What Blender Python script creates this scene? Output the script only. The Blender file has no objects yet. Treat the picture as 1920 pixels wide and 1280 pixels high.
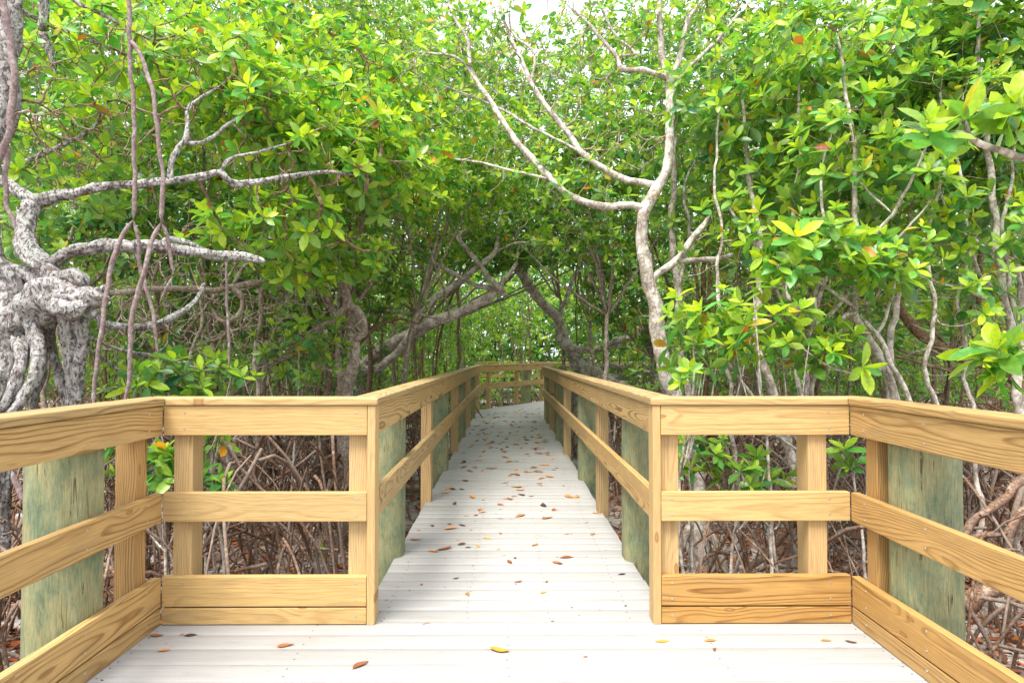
import bpy, bmesh, math, random
import numpy as np
from mathutils import Vector, Matrix

SC = bpy.context.scene
COL = SC.collection
PI = math.pi
rng = np.random.default_rng(7)
random.seed(7)

# ------------------------------------------------------------------ camera
F = 1215.0
cam_d = bpy.data.cameras.new('camera'); cam = bpy.data.objects.new('camera', cam_d); COL.objects.link(cam)
SC.camera = cam
cam_d.sensor_width = 36.0; cam_d.lens = F / 1920 * 36.0
cam_d.clip_start = 0.05; cam_d.clip_end = 3000
PITCH = math.atan(28 / F); YAW = -math.atan(8 / F); CAMZ = 1.27
cam.location = (0, 0, CAMZ); cam.rotation_euler = (PI / 2 + PITCH, 0, YAW)
RC = np.array(cam.rotation_euler.to_matrix())

def at(px, py, Y):
    """world point seen at a place of the photograph (1920 x 1280) at distance Y"""
    d = RC @ np.array([(px - 960) / F, -(py - 640) / F, -1.0])
    return np.array([0, 0, CAMZ]) + d * (Y / d[1])

# ------------------------------------------------------------------ materials
class NT:
    def __init__(s, name):
        s.m = bpy.data.materials.new(name); s.m.use_nodes = True
        s.t = s.m.node_tree; s.t.nodes.clear()
        s.out = s.n('ShaderNodeOutputMaterial')
    def n(s, kind, **kw):
        x = s.t.nodes.new(kind)
        for k, v in kw.items(): setattr(x, k, v)
        return x
    def l(s, a, b): s.t.links.new(a, b)
    def put(s, sock, v):
        if isinstance(v, bpy.types.NodeSocket): s.l(v, sock)
        else: sock.default_value = v
    def math(s, op, a, b=None, c=None, clamp=False):
        x = s.n('ShaderNodeMath', operation=op); x.use_clamp = clamp
        for i, v in enumerate((a, b, c)):
            if v is not None: s.put(x.inputs[i], v)
        return x.outputs[0]
    def vm(s, op, a, b=None):
        x = s.n('ShaderNodeVectorMath', operation=op)
        s.put(x.inputs[0], a)
        if b is not None: s.put(x.inputs[1], b)
        return x.outputs['Value'] if op in ('LENGTH', 'DOT_PRODUCT') else x.outputs[0]
    def comb(s, x, y, z):
        c = s.n('ShaderNodeCombineXYZ')
        for i, v in enumerate((x, y, z)): s.put(c.inputs[i], v)
        return c.outputs[0]
    def sep(s, v):
        c = s.n('ShaderNodeSeparateXYZ'); s.l(v, c.inputs[0]); return c.outputs
    def noise(s, vec, scale, detail=3, rough=.55):
        x = s.n('ShaderNodeTexNoise'); s.l(vec, x.inputs['Vector'])
        x.inputs['Scale'].default_value = scale; x.inputs['Detail'].default_value = detail; x.inputs['Roughness'].default_value = rough
        return x.outputs['Fac'], x.outputs['Color']
    def ramp(s, fac, stops, interp='LINEAR'):
        x = s.n('ShaderNodeValToRGB'); x.color_ramp.interpolation = interp
        e = x.color_ramp.elements
        while len(e) < len(stops): e.new(.5)
        for i, (p, c) in enumerate(stops):
            e[i].position = p; e[i].color = (*c, 1) if len(c) == 3 else c
        s.put(x.inputs[0], fac); return x.outputs[0]
    def mix(s, fac, a, b, mode='MIX'):
        x = s.n('ShaderNodeMix', data_type='RGBA', blend_type=mode)
        s.put(x.inputs[0], fac)
        for i, v in ((6, a), (7, b)):
            if isinstance(v, tuple) and len(v) == 3: v = (*v, 1)
            s.put(x.inputs[i], v)
        return x.outputs[2]
    def smooth(s, v, lo, hi, a=0.0, b=1.0):
        x = s.n('ShaderNodeMapRange', interpolation_type='SMOOTHSTEP')
        for i, q in enumerate((v, lo, hi, a, b)): s.put(x.inputs[i], q)
        return x.outputs[0]
    def bsdf(s, col, rough=.6, bump=None, strength=.3, dist=.01, spec=.4):
        p = s.n('ShaderNodeBsdfPrincipled')
        s.put(p.inputs['Base Color'], (*col, 1) if isinstance(col, tuple) else col)
        s.put(p.inputs['Roughness'], rough); p.inputs['Specular IOR Level'].default_value = spec
        if bump is not None:
            b = s.n('ShaderNodeBump'); b.inputs['Strength'].default_value = strength; b.inputs['Distance'].default_value = dist
            s.l(bump, b.inputs['Height']); s.l(b.outputs[0], p.inputs['Normal'])
        return p
    def done(s, sh): s.l(sh.outputs[0], s.out.inputs[0]); return s.m

def wood_material(name, pale, dark, sat=1.0):
    t = NT(name)
    obj = t.n('ShaderNodeTexCoord').outputs['Object']
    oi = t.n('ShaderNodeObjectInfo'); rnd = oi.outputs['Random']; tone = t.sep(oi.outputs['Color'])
    wn = t.n('ShaderNodeTexWhiteNoise', noise_dimensions='1D'); t.l(t.math('MULTIPLY', rnd, 91.7), wn.inputs['W'])
    r3 = t.sep(wn.outputs['Color'])
    x, y, z = t.sep(obj)
    off = t.comb(t.math('MULTIPLY', r3[0], 53.), t.math('MULTIPLY', r3[1], 31.), t.math('MULTIPLY', r3[2], 17.))
    st = t.vm('ADD', t.vm('MULTIPLY', obj, (1.1, 5., 5.)), off)
    _, nc = t.noise(st, 1.0, 2, .5)
    wob = t.vm('MULTIPLY', t.vm('SUBTRACT', nc, (.5, .5, .5)), (0, .075, .075))
    # knots
    kc = t.vm('ADD', t.vm('MULTIPLY', t.comb(x, z, 0.0), (2.6, 7., 0)), off)
    vor = t.n('ShaderNodeTexVoronoi', voronoi_dimensions='2D'); t.l(kc, vor.inputs['Vector']); vor.inputs['Scale'].default_value = 1.0
    kr = t.sep(vor.outputs['Color'])[0]
    on = t.math('GREATER_THAN', kr, .78)
    kd = vor.outputs['Distance']
    halo = t.math('MULTIPLY', on, t.smooth(kd, .42, .0))
    knot = t.math('MULTIPLY', on, t.smooth(kd, .085, .05))
    knot_in = t.math('MULTIPLY', on, t.smooth(kd, .055, .02))
    p = t.vm('ADD', obj, wob)
    px, py, pz = t.sep(p)
    # pith axis, tilted a little so that the rings run out as cathedrals
    tilt = t.math('MULTIPLY', t.math('SUBTRACT', r3[1], .5), .05)
    zc = t.math('SUBTRACT', t.math('SUBTRACT', pz, t.math('MULTIPLY', t.math('SUBTRACT', r3[0], .5), .12)), t.math('MULTIPLY', px, tilt))
    yc = t.math('SUBTRACT', t.math('SUBTRACT', py, t.math('ADD', .03, t.math('MULTIPLY', r3[2], .07))), t.math('MULTIPLY', px, t.math('MULTIPLY', tilt, -.8)))
    rad = t.vm('LENGTH', t.comb(0.0, yc, zc))
    rad = t.math('ADD', rad, t.math('MULTIPLY', halo, .014))
    ring = t.math('FRACT', t.math('MULTIPLY', rad, t.math('ADD', 72., t.math('MULTIPLY', r3[2], 55.))))
    prof = t.ramp(ring, [(0, (.12,) * 3), (.3, (.0,) * 3), (.6, (.22,) * 3), (.84, (1,) * 3), (.94, (.8,) * 3), (1, (.12,) * 3)])
    nb, _ = t.noise(st, 2.4, 3)
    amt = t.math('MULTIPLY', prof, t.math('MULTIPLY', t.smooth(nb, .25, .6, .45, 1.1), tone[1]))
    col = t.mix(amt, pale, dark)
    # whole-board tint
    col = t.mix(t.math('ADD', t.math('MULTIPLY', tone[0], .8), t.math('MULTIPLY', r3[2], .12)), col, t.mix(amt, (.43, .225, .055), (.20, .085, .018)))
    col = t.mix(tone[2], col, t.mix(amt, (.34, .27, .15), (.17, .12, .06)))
    fib, _ = t.noise(t.vm('ADD', t.vm('MULTIPLY', obj, (9, 320, 320)), off), 1.0, 2)
    f2 = t.smooth(fib, .2, .8, .76, 1.14)
    col = t.mix(1.0, col, t.comb(f2, f2, f2), 'MULTIPLY')
    col = t.mix(t.math('MULTIPLY', knot, .75), col, (.22, .10, .03))
    col = t.mix(t.math('MULTIPLY', knot_in, .6), col, (.40, .22, .08))
    bl, _ = t.noise(t.vm('ADD', t.vm('MULTIPLY', obj, (2, 8, 8)), off), 1.6, 4)
    col = t.mix(t.smooth(bl, .52, .78, 0, .32), col, (.22, .17, .10))
    hgt = t.math('ADD', t.math('MULTIPLY', prof, .5), fib)
    return t.done(t.bsdf(col, t.smooth(fib, .2, .8, .5, .7), hgt, .25, .002, .3))

def pile_material():
    t = NT('treated_pile')
    obj = t.n('ShaderNodeTexCoord').outputs['Object']
    rnd = t.n('ShaderNodeObjectInfo').outputs['Random']
    off = t.comb(t.math('MULTIPLY', rnd, 41.), t.math('MULTIPLY', rnd, 23.), t.math('MULTIPLY', rnd, 67.))
    a, _ = t.noise(t.vm('ADD', t.vm('MULTIPLY', obj, (3.2, 6, 6)), off), 1.5, 7, .72)
    b, _ = t.noise(t.vm('ADD', t.vm('MULTIPLY', obj, (5, 15, 15)), off), 1.6, 7, .75)
    c, _ = t.noise(t.vm('ADD', t.vm('MULTIPLY', obj, (14, 150, 150)), off), 1.0, 4, .7)
    col = t.ramp(a, [(.32, (.11, .16, .10)), (.44, (.19, .225, .13)), (.55, (.265, .265, .14)), (.68, (.33, .30, .155))])
    col = t.mix(t.smooth(b, .53, .74, 0, .6), col, (.35, .38, .27))
    col = t.mix(t.smooth(b, .46, .30, 0, .7), col, (.085, .115, .08))
    s = t.smooth(c, .25, .75, .72, 1.14)
    col = t.mix(1.0, col, t.comb(s, s, s), 'MULTIPLY')
    # a few checks along the grain
    d, _ = t.noise(t.vm('ADD', t.vm('MULTIPLY', obj, (1.0, 30, 30)), off), 1.0, 2)
    ck = t.smooth(t.math('ABSOLUTE', t.math('SUBTRACT', d, .5)), .02, .0)
    col = t.mix(t.math('MULTIPLY', ck, t.smooth(a, .5, .62)), col, (.05, .055, .035))
    return t.done(t.bsdf(col, .75, t.math('ADD', c, t.math('MULTIPLY', b, .6)), .5, .004, .2))

def deck_material():
    t = NT('composite_decking')
    g = t.n('ShaderNodeTexCoord').outputs['Object']
    att = t.n('ShaderNodeAttribute', attribute_name='board'); b = att.outputs['Fac']
    fx, _ = t.noise(t.vm('ADD', t.vm('MULTIPLY', g, (3, 190, 190)), t.comb(t.math('MULTIPLY', b, 77.), 0.0, 0.0)), 1, 3)
    lo, _ = t.noise(t.vm('MULTIPLY', g, (1.4, 2.6, 1)), 1.3, 4, .6)
    mid, _ = t.noise(t.vm('MULTIPLY', g, (4, 20, 1)), 1.5, 4, .65)
    col = t.mix(b, (.325, .318, .306), (.372, .365, .353))
    s = t.smooth(fx, .2, .8, .9, 1.05)
    col = t.mix(1.0, col, t.comb(s, s, s), 'MULTIPLY')
    col = t.mix(t.smooth(lo, .54, .74, 0, .36), col, (.30, .26, .21))
    col = t.mix(t.smooth(mid, .55, .76, 0, .5), col, (.21, .195, .175))
    sp, _ = t.noise(g, 95, 1)
    col = t.mix(t.smooth(sp, .74, .80, 0, .55), col, (.13, .10, .08))
    return t.done(t.bsdf(col, .68, fx, .25, .0015, .2))

def bark_material(name, base, dark, pale, pale_amt=.5, orange=.0, scale=1.0, rough=.85):
    t = NT(name)
    g = t.n('ShaderNodeTexCoord').outputs['Object']
    a, ac = t.noise(g, 7 * scale, 5, .62)
    b, _ = t.noise(g, 34 * scale, 4, .65)
    w = t.vm('ADD', g, t.vm('MULTIPLY', ac, (.05, .05, .05)))
    v = t.n('ShaderNodeTexVoronoi'); t.l(t.vm('MULTIPLY', w, (1, 1, .55)), v.inputs['Vector']); v.inputs['Scale'].default_value = 38 * scale
    c, _ = t.noise(g, 15 * scale, 3, .6)
    col = t.mix(t.smooth(b, .35, .65), dark, base)
    lich = t.math('MULTIPLY', t.smooth(a, .62 - .25 * pale_amt, .74 - .25 * pale_amt), t.smooth(c, .3, .5, .35, 1.))
    col = t.mix(t.math('MULTIPLY', lich, .9), col, pale)
    col = t.mix(t.smooth(v.outputs['Distance'], .45, .75, 0, .5), col, dark)
    if name == 'root_bark':
        q, _ = t.noise(g, 2.3, 2)
        col = t.mix(t.smooth(q, .40, .65, 0, .55), col, (.25, .215, .185))
    if orange:
        o, _ = t.noise(t.vm('ADD', g, (5, 9, 2)), 9 * scale, 4, .65)
        col = t.mix(t.smooth(o, .70 - .2 * orange, .76 - .2 * orange, 0, .85), col, (.42, .19, .035))
    return t.done(t.bsdf(col, rough, t.math('ADD', b, t.math('MULTIPLY', v.outputs['Distance'], .6)), .6, .012 / scale, .2))

def leaf_material():
    t = NT('mangrove_leaf')
    col = t.n('ShaderNodeAttribute', attribute_name='leaf_colour').outputs['Color']
    back = t.n('ShaderNodeNewGeometry').outputs['Backfacing']
    g = t.n('ShaderNodeTexCoord').outputs['Object']
    n, _ = t.noise(g, 45, 2)
    s = t.smooth(n, .25, .75, .82, 1.12)
    col = t.mix(1.0, col, t.comb(s, s, s), 'MULTIPLY')
    under = t.mix(.4, col, (.16, .28, .08))
    c2 = t.mix(back, col, under)
    p = t.bsdf(c2, t.smooth(n, .3, .7, .28, .42), None, spec=.5)
    tr = t.n('ShaderNodeBsdfTranslucent'); t.put(tr.inputs[0], t.mix(.6, t.mix(1.0, col, (1.5, 1.75, .8), 'MULTIPLY'), col))
    m = t.n('ShaderNodeMixShader'); m.inputs[0].default_value = .42
    t.l(p.outputs[0], m.inputs[1]); t.l(tr.outputs[0], m.inputs[2])
    return t.done(m)

def dry_leaf_material(name, a, b):
    t = NT(name)
    g = t.n('ShaderNodeTexCoord').outputs['Object']
    n, _ = t.noise(g, 60, 3, .6)
    rnd = t.n('ShaderNodeObjectInfo').outputs['Random']
    col = t.mix(t.smooth(n, .3, .7), a, b)
    s = t.math('ADD', .75, t.math('MULTIPLY', rnd, .5))
    return t.done(t.bsdf(t.mix(1.0, col, t.comb(s, s, s), 'MULTIPLY'), .6, n, .3, .003, .35))

def litter_material():
    t = NT('leaf_litter')
    col = t.n('ShaderNodeAttribute', attribute_name='leaf_colour').outputs['Color']
    return t.done(t.bsdf(col, .7, spec=.3))

def ground_material():
    t = NT('pale_sand')
    g = t.n('ShaderNodeTexCoord').outputs['Object']
    a, _ = t.noise(g, 1.3, 5, .65)
    b, _ = t.noise(g, 16, 4, .7)
    c, _ = t.noise(g, 130, 2)
    col = t.mix(t.smooth(c, .3, .7), (.40, .375, .35), (.52, .50, .475))
    m = t.smooth(t.math('ADD', t.math('MULTIPLY', a, .6), t.math('MULTIPLY', b, .4)), .44, .56)
    col = t.mix(t.math('MULTIPLY', m, .85), col, (.14, .06, .03))
    return t.done(t.bsdf(col, .85, t.math('ADD', b, c), .5, .02, .2))

def plain_material(name, col, rough=.5, metal=0.0):
    t = NT(name); g = t.n('ShaderNodeTexCoord').outputs['Object']
    n, _ = t.noise(g, 200, 2)
    p = t.bsdf(t.mix(t.smooth(n, .3, .7, 0, .5), col, tuple(c * .6 for c in col)), rough)
    p.inputs['Metallic'].default_value = metal
    return t.done(p)

def old_bark():
    t = NT('old_lichen_bark')
    g = t.n('ShaderNodeTexCoord').outputs['Object']
    n1, c1 = t.noise(g, 5, 5, .65)
    w = t.vm('ADD', g, t.vm('MULTIPLY', t.vm('SUBTRACT', c1, (.5, .5, .5)), (.12, .12, .12)))
    n2, _ = t.noise(w, 22, 6, .7)
    n3, _ = t.noise(w, 75, 4, .7)
    v = t.n('ShaderNodeTexVoronoi'); t.l(t.vm('MULTIPLY', w, (1, 1, .4)), v.inputs['Vector']); v.inputs['Scale'].default_value = 55
    m, _ = t.noise(t.vm('MULTIPLY', w, (1, 1, .35)), 60, 4, .7)
    col = t.ramp(n2, [(.30, (.06, .052, .048)), (.40, (.22, .20, .19)), (.50, (.37, .355, .345)), (.60, (.50, .49, .48)), (.75, (.60, .60, .58))])
    col = t.mix(t.smooth(n1, .50, .62, 0, .75), col, t.mix(t.smooth(n3, .35, .65), (.26, .27, .24), (.52, .53, .49)))
    col = t.mix(t.smooth(n1, .47, .36, 0, .6), col, (.13, .095, .075))
    crack = t.math('MULTIPLY', t.smooth(m, .52, .62), .8)
    col = t.mix(crack, col, (.06, .05, .045))
    o, _ = t.noise(t.vm('ADD', g, (5, 9, 2)), 8, 3, .6)
    col = t.mix(t.smooth(o, .68, .74, 0, .8), col, (.42, .24, .05))
    h = t.math('SUBTRACT', t.math('ADD', n2, t.math('MULTIPLY', n3, .5)), t.math('MULTIPLY', crack, .8))
    return t.done(t.bsdf(col, .9, h, .9, .02, .15))

M = dict(
    wood=wood_material('pine_rail', (.60, .42, .18), (.24, .115, .03)),
    stud=wood_material('pine_stud', (.57, .405, .20), (.22, .135, .06)),
    pile=pile_material(), deck=deck_material(),
    deck_screw=plain_material('deck_screw', (.16, .15, .14), .5, .3),
    screw=plain_material('screw_steel', (.55, .53, .5), .4, .6),
    gnarled=old_bark(),
    pale=bark_material('pale_bark', (.43, .385, .335), (.19, .155, .125), (.60, .56, .50), .75, .22, 1.3),
    grey=bark_material('grey_bark', (.36, .30, .245), (.16, .125, .095), (.46, .42, .36), .45, .10, 1.3),
    brown=bark_material('brown_bark', (.24, .17, .115), (.09, .06, .042), (.28, .22, .16), .3, .15, 1.4),
    olive=bark_material('olive_bark', (.24, .165, .085), (.10, .065, .035), (.33, .27, .18), .35, .25, 1.4),
    root=bark_material('root_bark', (.27, .155, .095), (.075, .042, .03), (.40, .31, .24), .3, .1, 1.8),
    aerial=bark_material('aerial_root_bark', (.29, .225, .22), (.16, .115, .11), (.36, .31, .31), .4, .15, 1.5),
    twig=bark_material('twig_bark', (.30, .21, .13), (.14, .09, .055), (.44, .37, .29), .5, .35, 2.0),
    ptwig=bark_material('pale_twig_bark', (.42, .35, .28), (.22, .165, .12), (.58, .53, .46), .6, .2, 2.0),
    leaf=leaf_material(), litter=litter_material(), ground=ground_material(),
    dry_orange=dry_leaf_material('dry_leaf_orange', (.62, .26, .05), (.45, .15, .03)),
    dry_brown=dry_leaf_material('dry_leaf_rust', (.36, .13, .04), (.19, .065, .025)),
    dry_dark=dry_leaf_material('dry_leaf_dark', (.10, .05, .035), (.045, .028, .022)),
    dry_gold=dry_leaf_material('dry_leaf_gold', (.58, .33, .03), (.42, .19, .02)),
)

# ------------------------------------------------------------------ object helpers
def tag(o, label=None, cat=None, group=None, kind=None):
    for k, v in (('label', label), ('category', cat), ('group', group), ('kind', kind)):
        if v: o[k] = v
    return o

def empty(name, loc, label=None, cat=None, group=None):
    o = bpy.data.objects.new(name, None); COL.objects.link(o); o.location = loc
    o.empty_display_size = .1
    return tag(o, label, cat, group)

def link(name, me, mat, parent=None, loc=None):
    o = bpy.data.objects.new(name, me); COL.objects.link(o)
    if mat is not None:
        for m in (mat if isinstance(mat, (list, tuple)) else [mat]): me.materials.append(m)
    if parent is not None: o.parent = parent
    if loc is not None: o.location = loc
    return o

def np_mesh(name, V, Q, T=None, smooth=True, colour=None, cname='leaf_colour'):
    """mesh from numpy vertices, quads and triangles; colour: one rgb per vertex"""
    V = np.asarray(V, np.float32); Q = np.asarray(Q, np.int32).reshape(-1, 4)
    T = np.zeros((0, 3), np.int32) if T is None else np.asarray(T, np.int32).reshape(-1, 3)
    me = bpy.data.meshes.new(name)
    me.vertices.add(len(V)); me.vertices.foreach_set('co', V.ravel())
    nl = len(Q) * 4 + len(T) * 3
    me.loops.add(nl); me.loops.foreach_set('vertex_index', np.concatenate([Q.ravel(), T.ravel()]))
    me.polygons.add(len(Q) + len(T))
    st = np.concatenate([np.arange(len(Q)) * 4, len(Q) * 4 + np.arange(len(T)) * 3]).astype(np.int32)
    me.polygons.foreach_set('loop_start', st)
    if smooth: me.polygons.foreach_set('use_smooth', np.ones(len(st), bool))
    me.update(calc_edges=True)
    if colour is not None:
        a = me.color_attributes.new(cname, 'FLOAT_COLOR', 'POINT')
        c = np.ones((len(V), 4), np.float32); c[:, :3] = colour
        a.data.foreach_set('color', c.ravel())
    return me

class Acc:
    def __init__(s): s.V = []; s.Q = []; s.C = []; s.n = 0
    def add(s, V, Q, C=None):
        s.V.append(V); s.Q.append(np.asarray(Q).reshape(-1, 4) + s.n); s.n += len(V)
        if C is not None: s.C.append(C)
    def obj(s, name, mat, parent=None, origin=None):
        V = np.concatenate(s.V)
        if origin is not None: V = V - np.asarray(origin)
        me = np_mesh(name, V, np.concatenate(s.Q), colour=np.concatenate(s.C) if s.C else None)
        return link(name, me, mat, parent, None if parent is not None or origin is None else origin)

# ------------------------------------------------------------------ carpentry
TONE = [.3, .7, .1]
def board(name, p0, p1, h, t, parent, mat='wood', face=None, screws=None, bev=.004):
    """a sawn board from p0 to p1 (centre line): local X along it, local Z = h, local Y = t.
    face: direction local +/-Y shows (only for the screws)"""
    p0, p1 = Vector(p0), Vector(p1)
    X = (p1 - p0).normalized()
    if abs(X.z) > .9:
        Y = Vector(face).normalized() if face is not None else Vector((0, 1, 0)); Z = X.cross(Y); Y = Z.cross(X)
    else:
        Z = Vector((0, 0, 1)); Y = Z.cross(X).normalized(); Z = X.cross(Y)
    L = (p1 - p0).length
    bm = bmesh.new(); bmesh.ops.create_cube(bm, size=1)
    bmesh.ops.scale(bm, vec=(L, t, h), verts=bm.verts)
    bmesh.ops.bevel(bm, geom=bm.edges[:], offset=bev, segments=2, profile=.6, affect='EDGES')
    if screws:
        s = -1 if (face is not None and Y.dot(Vector(face)) < 0) else 1
        for (sx, sz) in screws:
            r = bmesh.ops.create_cone(bm, cap_ends=True, segments=10, radius1=.0055, radius2=.005, depth=.002,
                                      matrix=Matrix.Translation((sx - L / 2, s * (t / 2 + .0003), sz)) @ Matrix.Rotation(-s * PI / 2, 4, 'X'))
            fs = {f for v in r['verts'] for f in v.link_faces}
            for f in fs: f.material_index = 1
    me = bpy.data.meshes.new(name); bm.to_mesh(me); bm.free()
    o = link(name, me, [M[mat], M['screw']], parent)
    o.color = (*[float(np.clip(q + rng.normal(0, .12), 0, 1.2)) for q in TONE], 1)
    W = Matrix(((X.x, Y.x, Z.x, 0), (X.y, Y.y, Z.y, 0), (X.z, Y.z, Z.z, 0), (0, 0, 0, 1)))
    W.translation = (p0 + p1) / 2 - (parent.location if parent else Vector())
    o.matrix_basis = W
    return o

def cap_piece(name, poly, z0, z1, parent):
    """flat cap board: plan polygon poly (counter-clockwise world xy), local X along its first edge"""
    c = Vector((sum(p[0] for p in poly) / len(poly), sum(p[1] for p in poly) / len(poly), (z0 + z1) / 2))
    d = Vector((poly[1][0] - poly[0][0], poly[1][1] - poly[0][1], 0)).normalized(); n = Vector((-d.y, d.x, 0))
    bm = bmesh.new(); lo = []; hi = []
    for p in poly:
        v = Vector((p[0], p[1], 0)) - Vector((c.x, c.y, 0))
        # the face one looks at lies in local XZ, so lay the wide side along Z and stand it by rotation
        lo.append(bm.verts.new((v.dot(d), -(z0 - c.z), v.dot(n)))); hi.append(bm.verts.new((v.dot(d), -(z1 - c.z), v.dot(n))))
    k = len(poly)
    bm.faces.new(list(reversed(lo))); bm.faces.new(hi)
    for i in range(k): bm.faces.new((lo[i], lo[(i + 1) % k], hi[(i + 1) % k], hi[i]))
    bmesh.ops.recalc_face_normals(bm, faces=bm.faces[:])
    bmesh.ops.bevel(bm, geom=bm.edges[:], offset=.008, segments=3, profile=.6, affect='EDGES')
    me = bpy.data.meshes.new(name); bm.to_mesh(me); bm.free()
    for f in me.polygons: f.use_smooth = False
    o = link(name, me, M['wood'], parent)
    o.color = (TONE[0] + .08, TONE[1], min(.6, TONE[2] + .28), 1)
    W = Matrix(((d.x, 0, n.x, 0), (d.y, 0, n.y, 0), (0, -1, 0, 0), (0, 0, 0, 1)))
    W.translation = c - parent.location
    o.matrix_basis = W
    return o

GZ = -.58       # the sand below the boardwalk
def pile(x, y, r, parent, inner, top=1.028, flat=.0, lean=(0, 0)):
    """round timber pile sunk into the sand, with a flat sawn on the side towards inner"""
    K = 40; inner = np.array(inner, float); inner /= np.linalg.norm(inner)
    ang = np.linspace(0, 2 * PI, K, endpoint=False)
    zs = np.concatenate([[GZ - .5], np.linspace(GZ, top - .012, 14), [top, top]])
    V = []
    ph = rng.uniform(0, 6, 4)
    for i, z in enumerate(zs):
        rr = r * (1 + .012 * np.sin(2 * ang + ph[0] + z) + .008 * np.sin(5 * ang + ph[1] - 2 * z) + .02 * (.4 - z) * .3)
        if i >= len(zs) - 2: rr = rr - .012 if i == len(zs) - 2 else rr * .0 + .001
        P = np.stack([np.cos(ang) * rr, np.sin(ang) * rr], 1)
        d = P @ inner; lim = r * (1 - flat)
        P = P - np.maximum(d - lim, 0)[:, None] * inner
        V.append(np.stack([np.full(K, z), P[:, 0] + lean[0] * z, P[:, 1] + lean[1] * z], 1))
    V = np.concatenate(V)
    Q = [[i * K + j, i * K + (j + 1) % K, (i + 1) * K + (j + 1) % K, (i + 1) * K + j] for i in range(len(zs) - 1) for j in range(K)]
    me = np_mesh('pile', V, Q)
    o = link('pile', me, M['pile'], parent)
    W = Matrix(((0, 1, 0, 0), (0, 0, 1, 0), (1, 0, 0, 0), (0, 0, 0, 1)))
    W.translation = Vector((x, y, 0)) - parent.location
    o.matrix_basis = W
    return o

RT = .038       # board thickness
ZT, ZM, ZB, ZK = (.965, .555, .158, .0425)      # centre heights of the rails
HT, HM, HB, HK = (.140, .137, .140, .077)
CAP0, CAP1 = 1.037, 1.073

def run(root, a, b, inner, low=False, screws_at=(), gap0=0, gap1=0, parts=('t', 'm'), maxlen=3.7, splits=None):
    """rails along the inner face line a -> b"""
    a = Vector((*a, 0)); b = Vector((*b, 0)); inn = Vector((*inner, 0)).normalized()
    d = (b - a).normalized(); L = (b - a).length
    c = -inn * (RT / 2)
    cuts = splits or [0, L]
    for i in range(len(cuts) - 1):
        s0, s1 = cuts[i] + (gap0 if i == 0 else .001), cuts[i + 1] - (gap1 if i == len(cuts) - 2 else .001)
        sc = [s for s in screws_at if s0 + .01 < s < s1 - .01]
        for nm, z, h, on in (('top_rail', ZT, HT, True), ('middle_rail', ZM, HM, True), ('toe_board', ZB, HB, low), ('kick_board', ZK, HK, low)):
            if not on: continue
            zz = h * .27
            board(nm, a + d * s0 + c + Vector((0, 0, z)), a + d * s1 + c + Vector((0, 0, z)), h, RT, root, 'wood', inn,
                  [(s - s0, q) for s in sc for q in ((zz, -zz) if h > .1 else (0,))])

def stud(root, x, y, face, w=.09, t=.09, top=1.032, bottom=-.28):
    return board('post', (x, y, bottom), (x, y, top), w, t, root, 'stud', face)

X1 = 1.638; Y1 = 3.10; XWS = {-1: .63, 1: .692}
# -- left platform railings
def platform_railing(sx):
    side = 'left' if sx < 0 else 'right'
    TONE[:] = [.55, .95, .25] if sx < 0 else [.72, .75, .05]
    r = empty('side_railing', (sx * 1.70, .5, 0), f'near {side} timber railing running beside the platform towards the camera, with toe boards', 'railing', 'railings of the near platform')
    run(r, (sx * X1, -2.4), (sx * X1, Y1), (-sx, 0), True, screws_at=(.6, 2.0, 3.4, 4.95, 5.38), gap1=.002, splits=[0, 1.86, 5.5])
    for y in (2.99, 1.2, -.6, -2.2):
        stud(r, sx * (X1 + RT + .047), y, (-sx, 0, 0), .094, .09)
    pile(sx * (X1 + RT + .125), 2.66 if sx < 0 else 2.80, .135, r, (-sx, 0), flat=.1, lean=(0, .0))
    pile(sx * (X1 + RT + .125), -.2, .135, r, (-sx, 0), flat=.1)
    ci, co = X1 - .012, X1 + .128      # cap edges
    cy = Y1 - .012; cy2 = Y1 + .128
    P = [(sx * ci, -2.4), (sx * co, -2.4), (sx * co, cy2), (sx * ci, cy)]
    if sx < 0: P = [(sx * co, -2.4), (sx * ci, -2.4), (sx * ci, cy), (sx * co, cy2)]
    P = P[1:] + P[:1]
    cap_piece('cap_rail', P, CAP0, CAP1, r)
    XW = XWS[sx]
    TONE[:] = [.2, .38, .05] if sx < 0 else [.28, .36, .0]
    f = empty('end_railing', (sx * 1.15, Y1 + .02, 0), f'short {side} cross railing closing the platform beside the walkway mouth', 'railing', 'railings of the near platform')
    xe = XW + RT + .002
    a, b = ((-X1 + .002, Y1), (-xe, Y1)) if sx < 0 else ((xe, Y1), (X1 - .002, Y1))
    L = b[0] - a[0]
    run(f, a, b, (0, -1), True, screws_at=((.10, L - .05) if sx < 0 else (.05, L - .10)))
    for x, w in ((1.555 if sx < 0 else 1.49, .11 if sx < 0 else .125), (.72 if sx < 0 else .78, .09)):
        stud(f, sx * x, Y1 + RT + .047, (0, -1, 0), .09, w)
    board('end_board', (sx * (XW + RT / 2), Y1 + .045, .0), (sx * (XW + RT / 2), Y1 + .045, CAP0 - .002), RT, .094, f, 'stud', (0, -1, 0))
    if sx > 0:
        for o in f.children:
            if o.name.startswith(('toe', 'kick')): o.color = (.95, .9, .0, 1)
    xin = XW - .012
    P = [(sx * ci, cy + .001), (sx * xin, cy + .001), (sx * (xin + .13), cy2), (sx * co - sx * .001, cy2)]
    if sx > 0: P = [P[1], P[0], P[3], P[2]]
    cap_piece('cap_rail', P, CAP0, CAP1, f)
platform_railing(-1); platform_railing(1)

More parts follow.
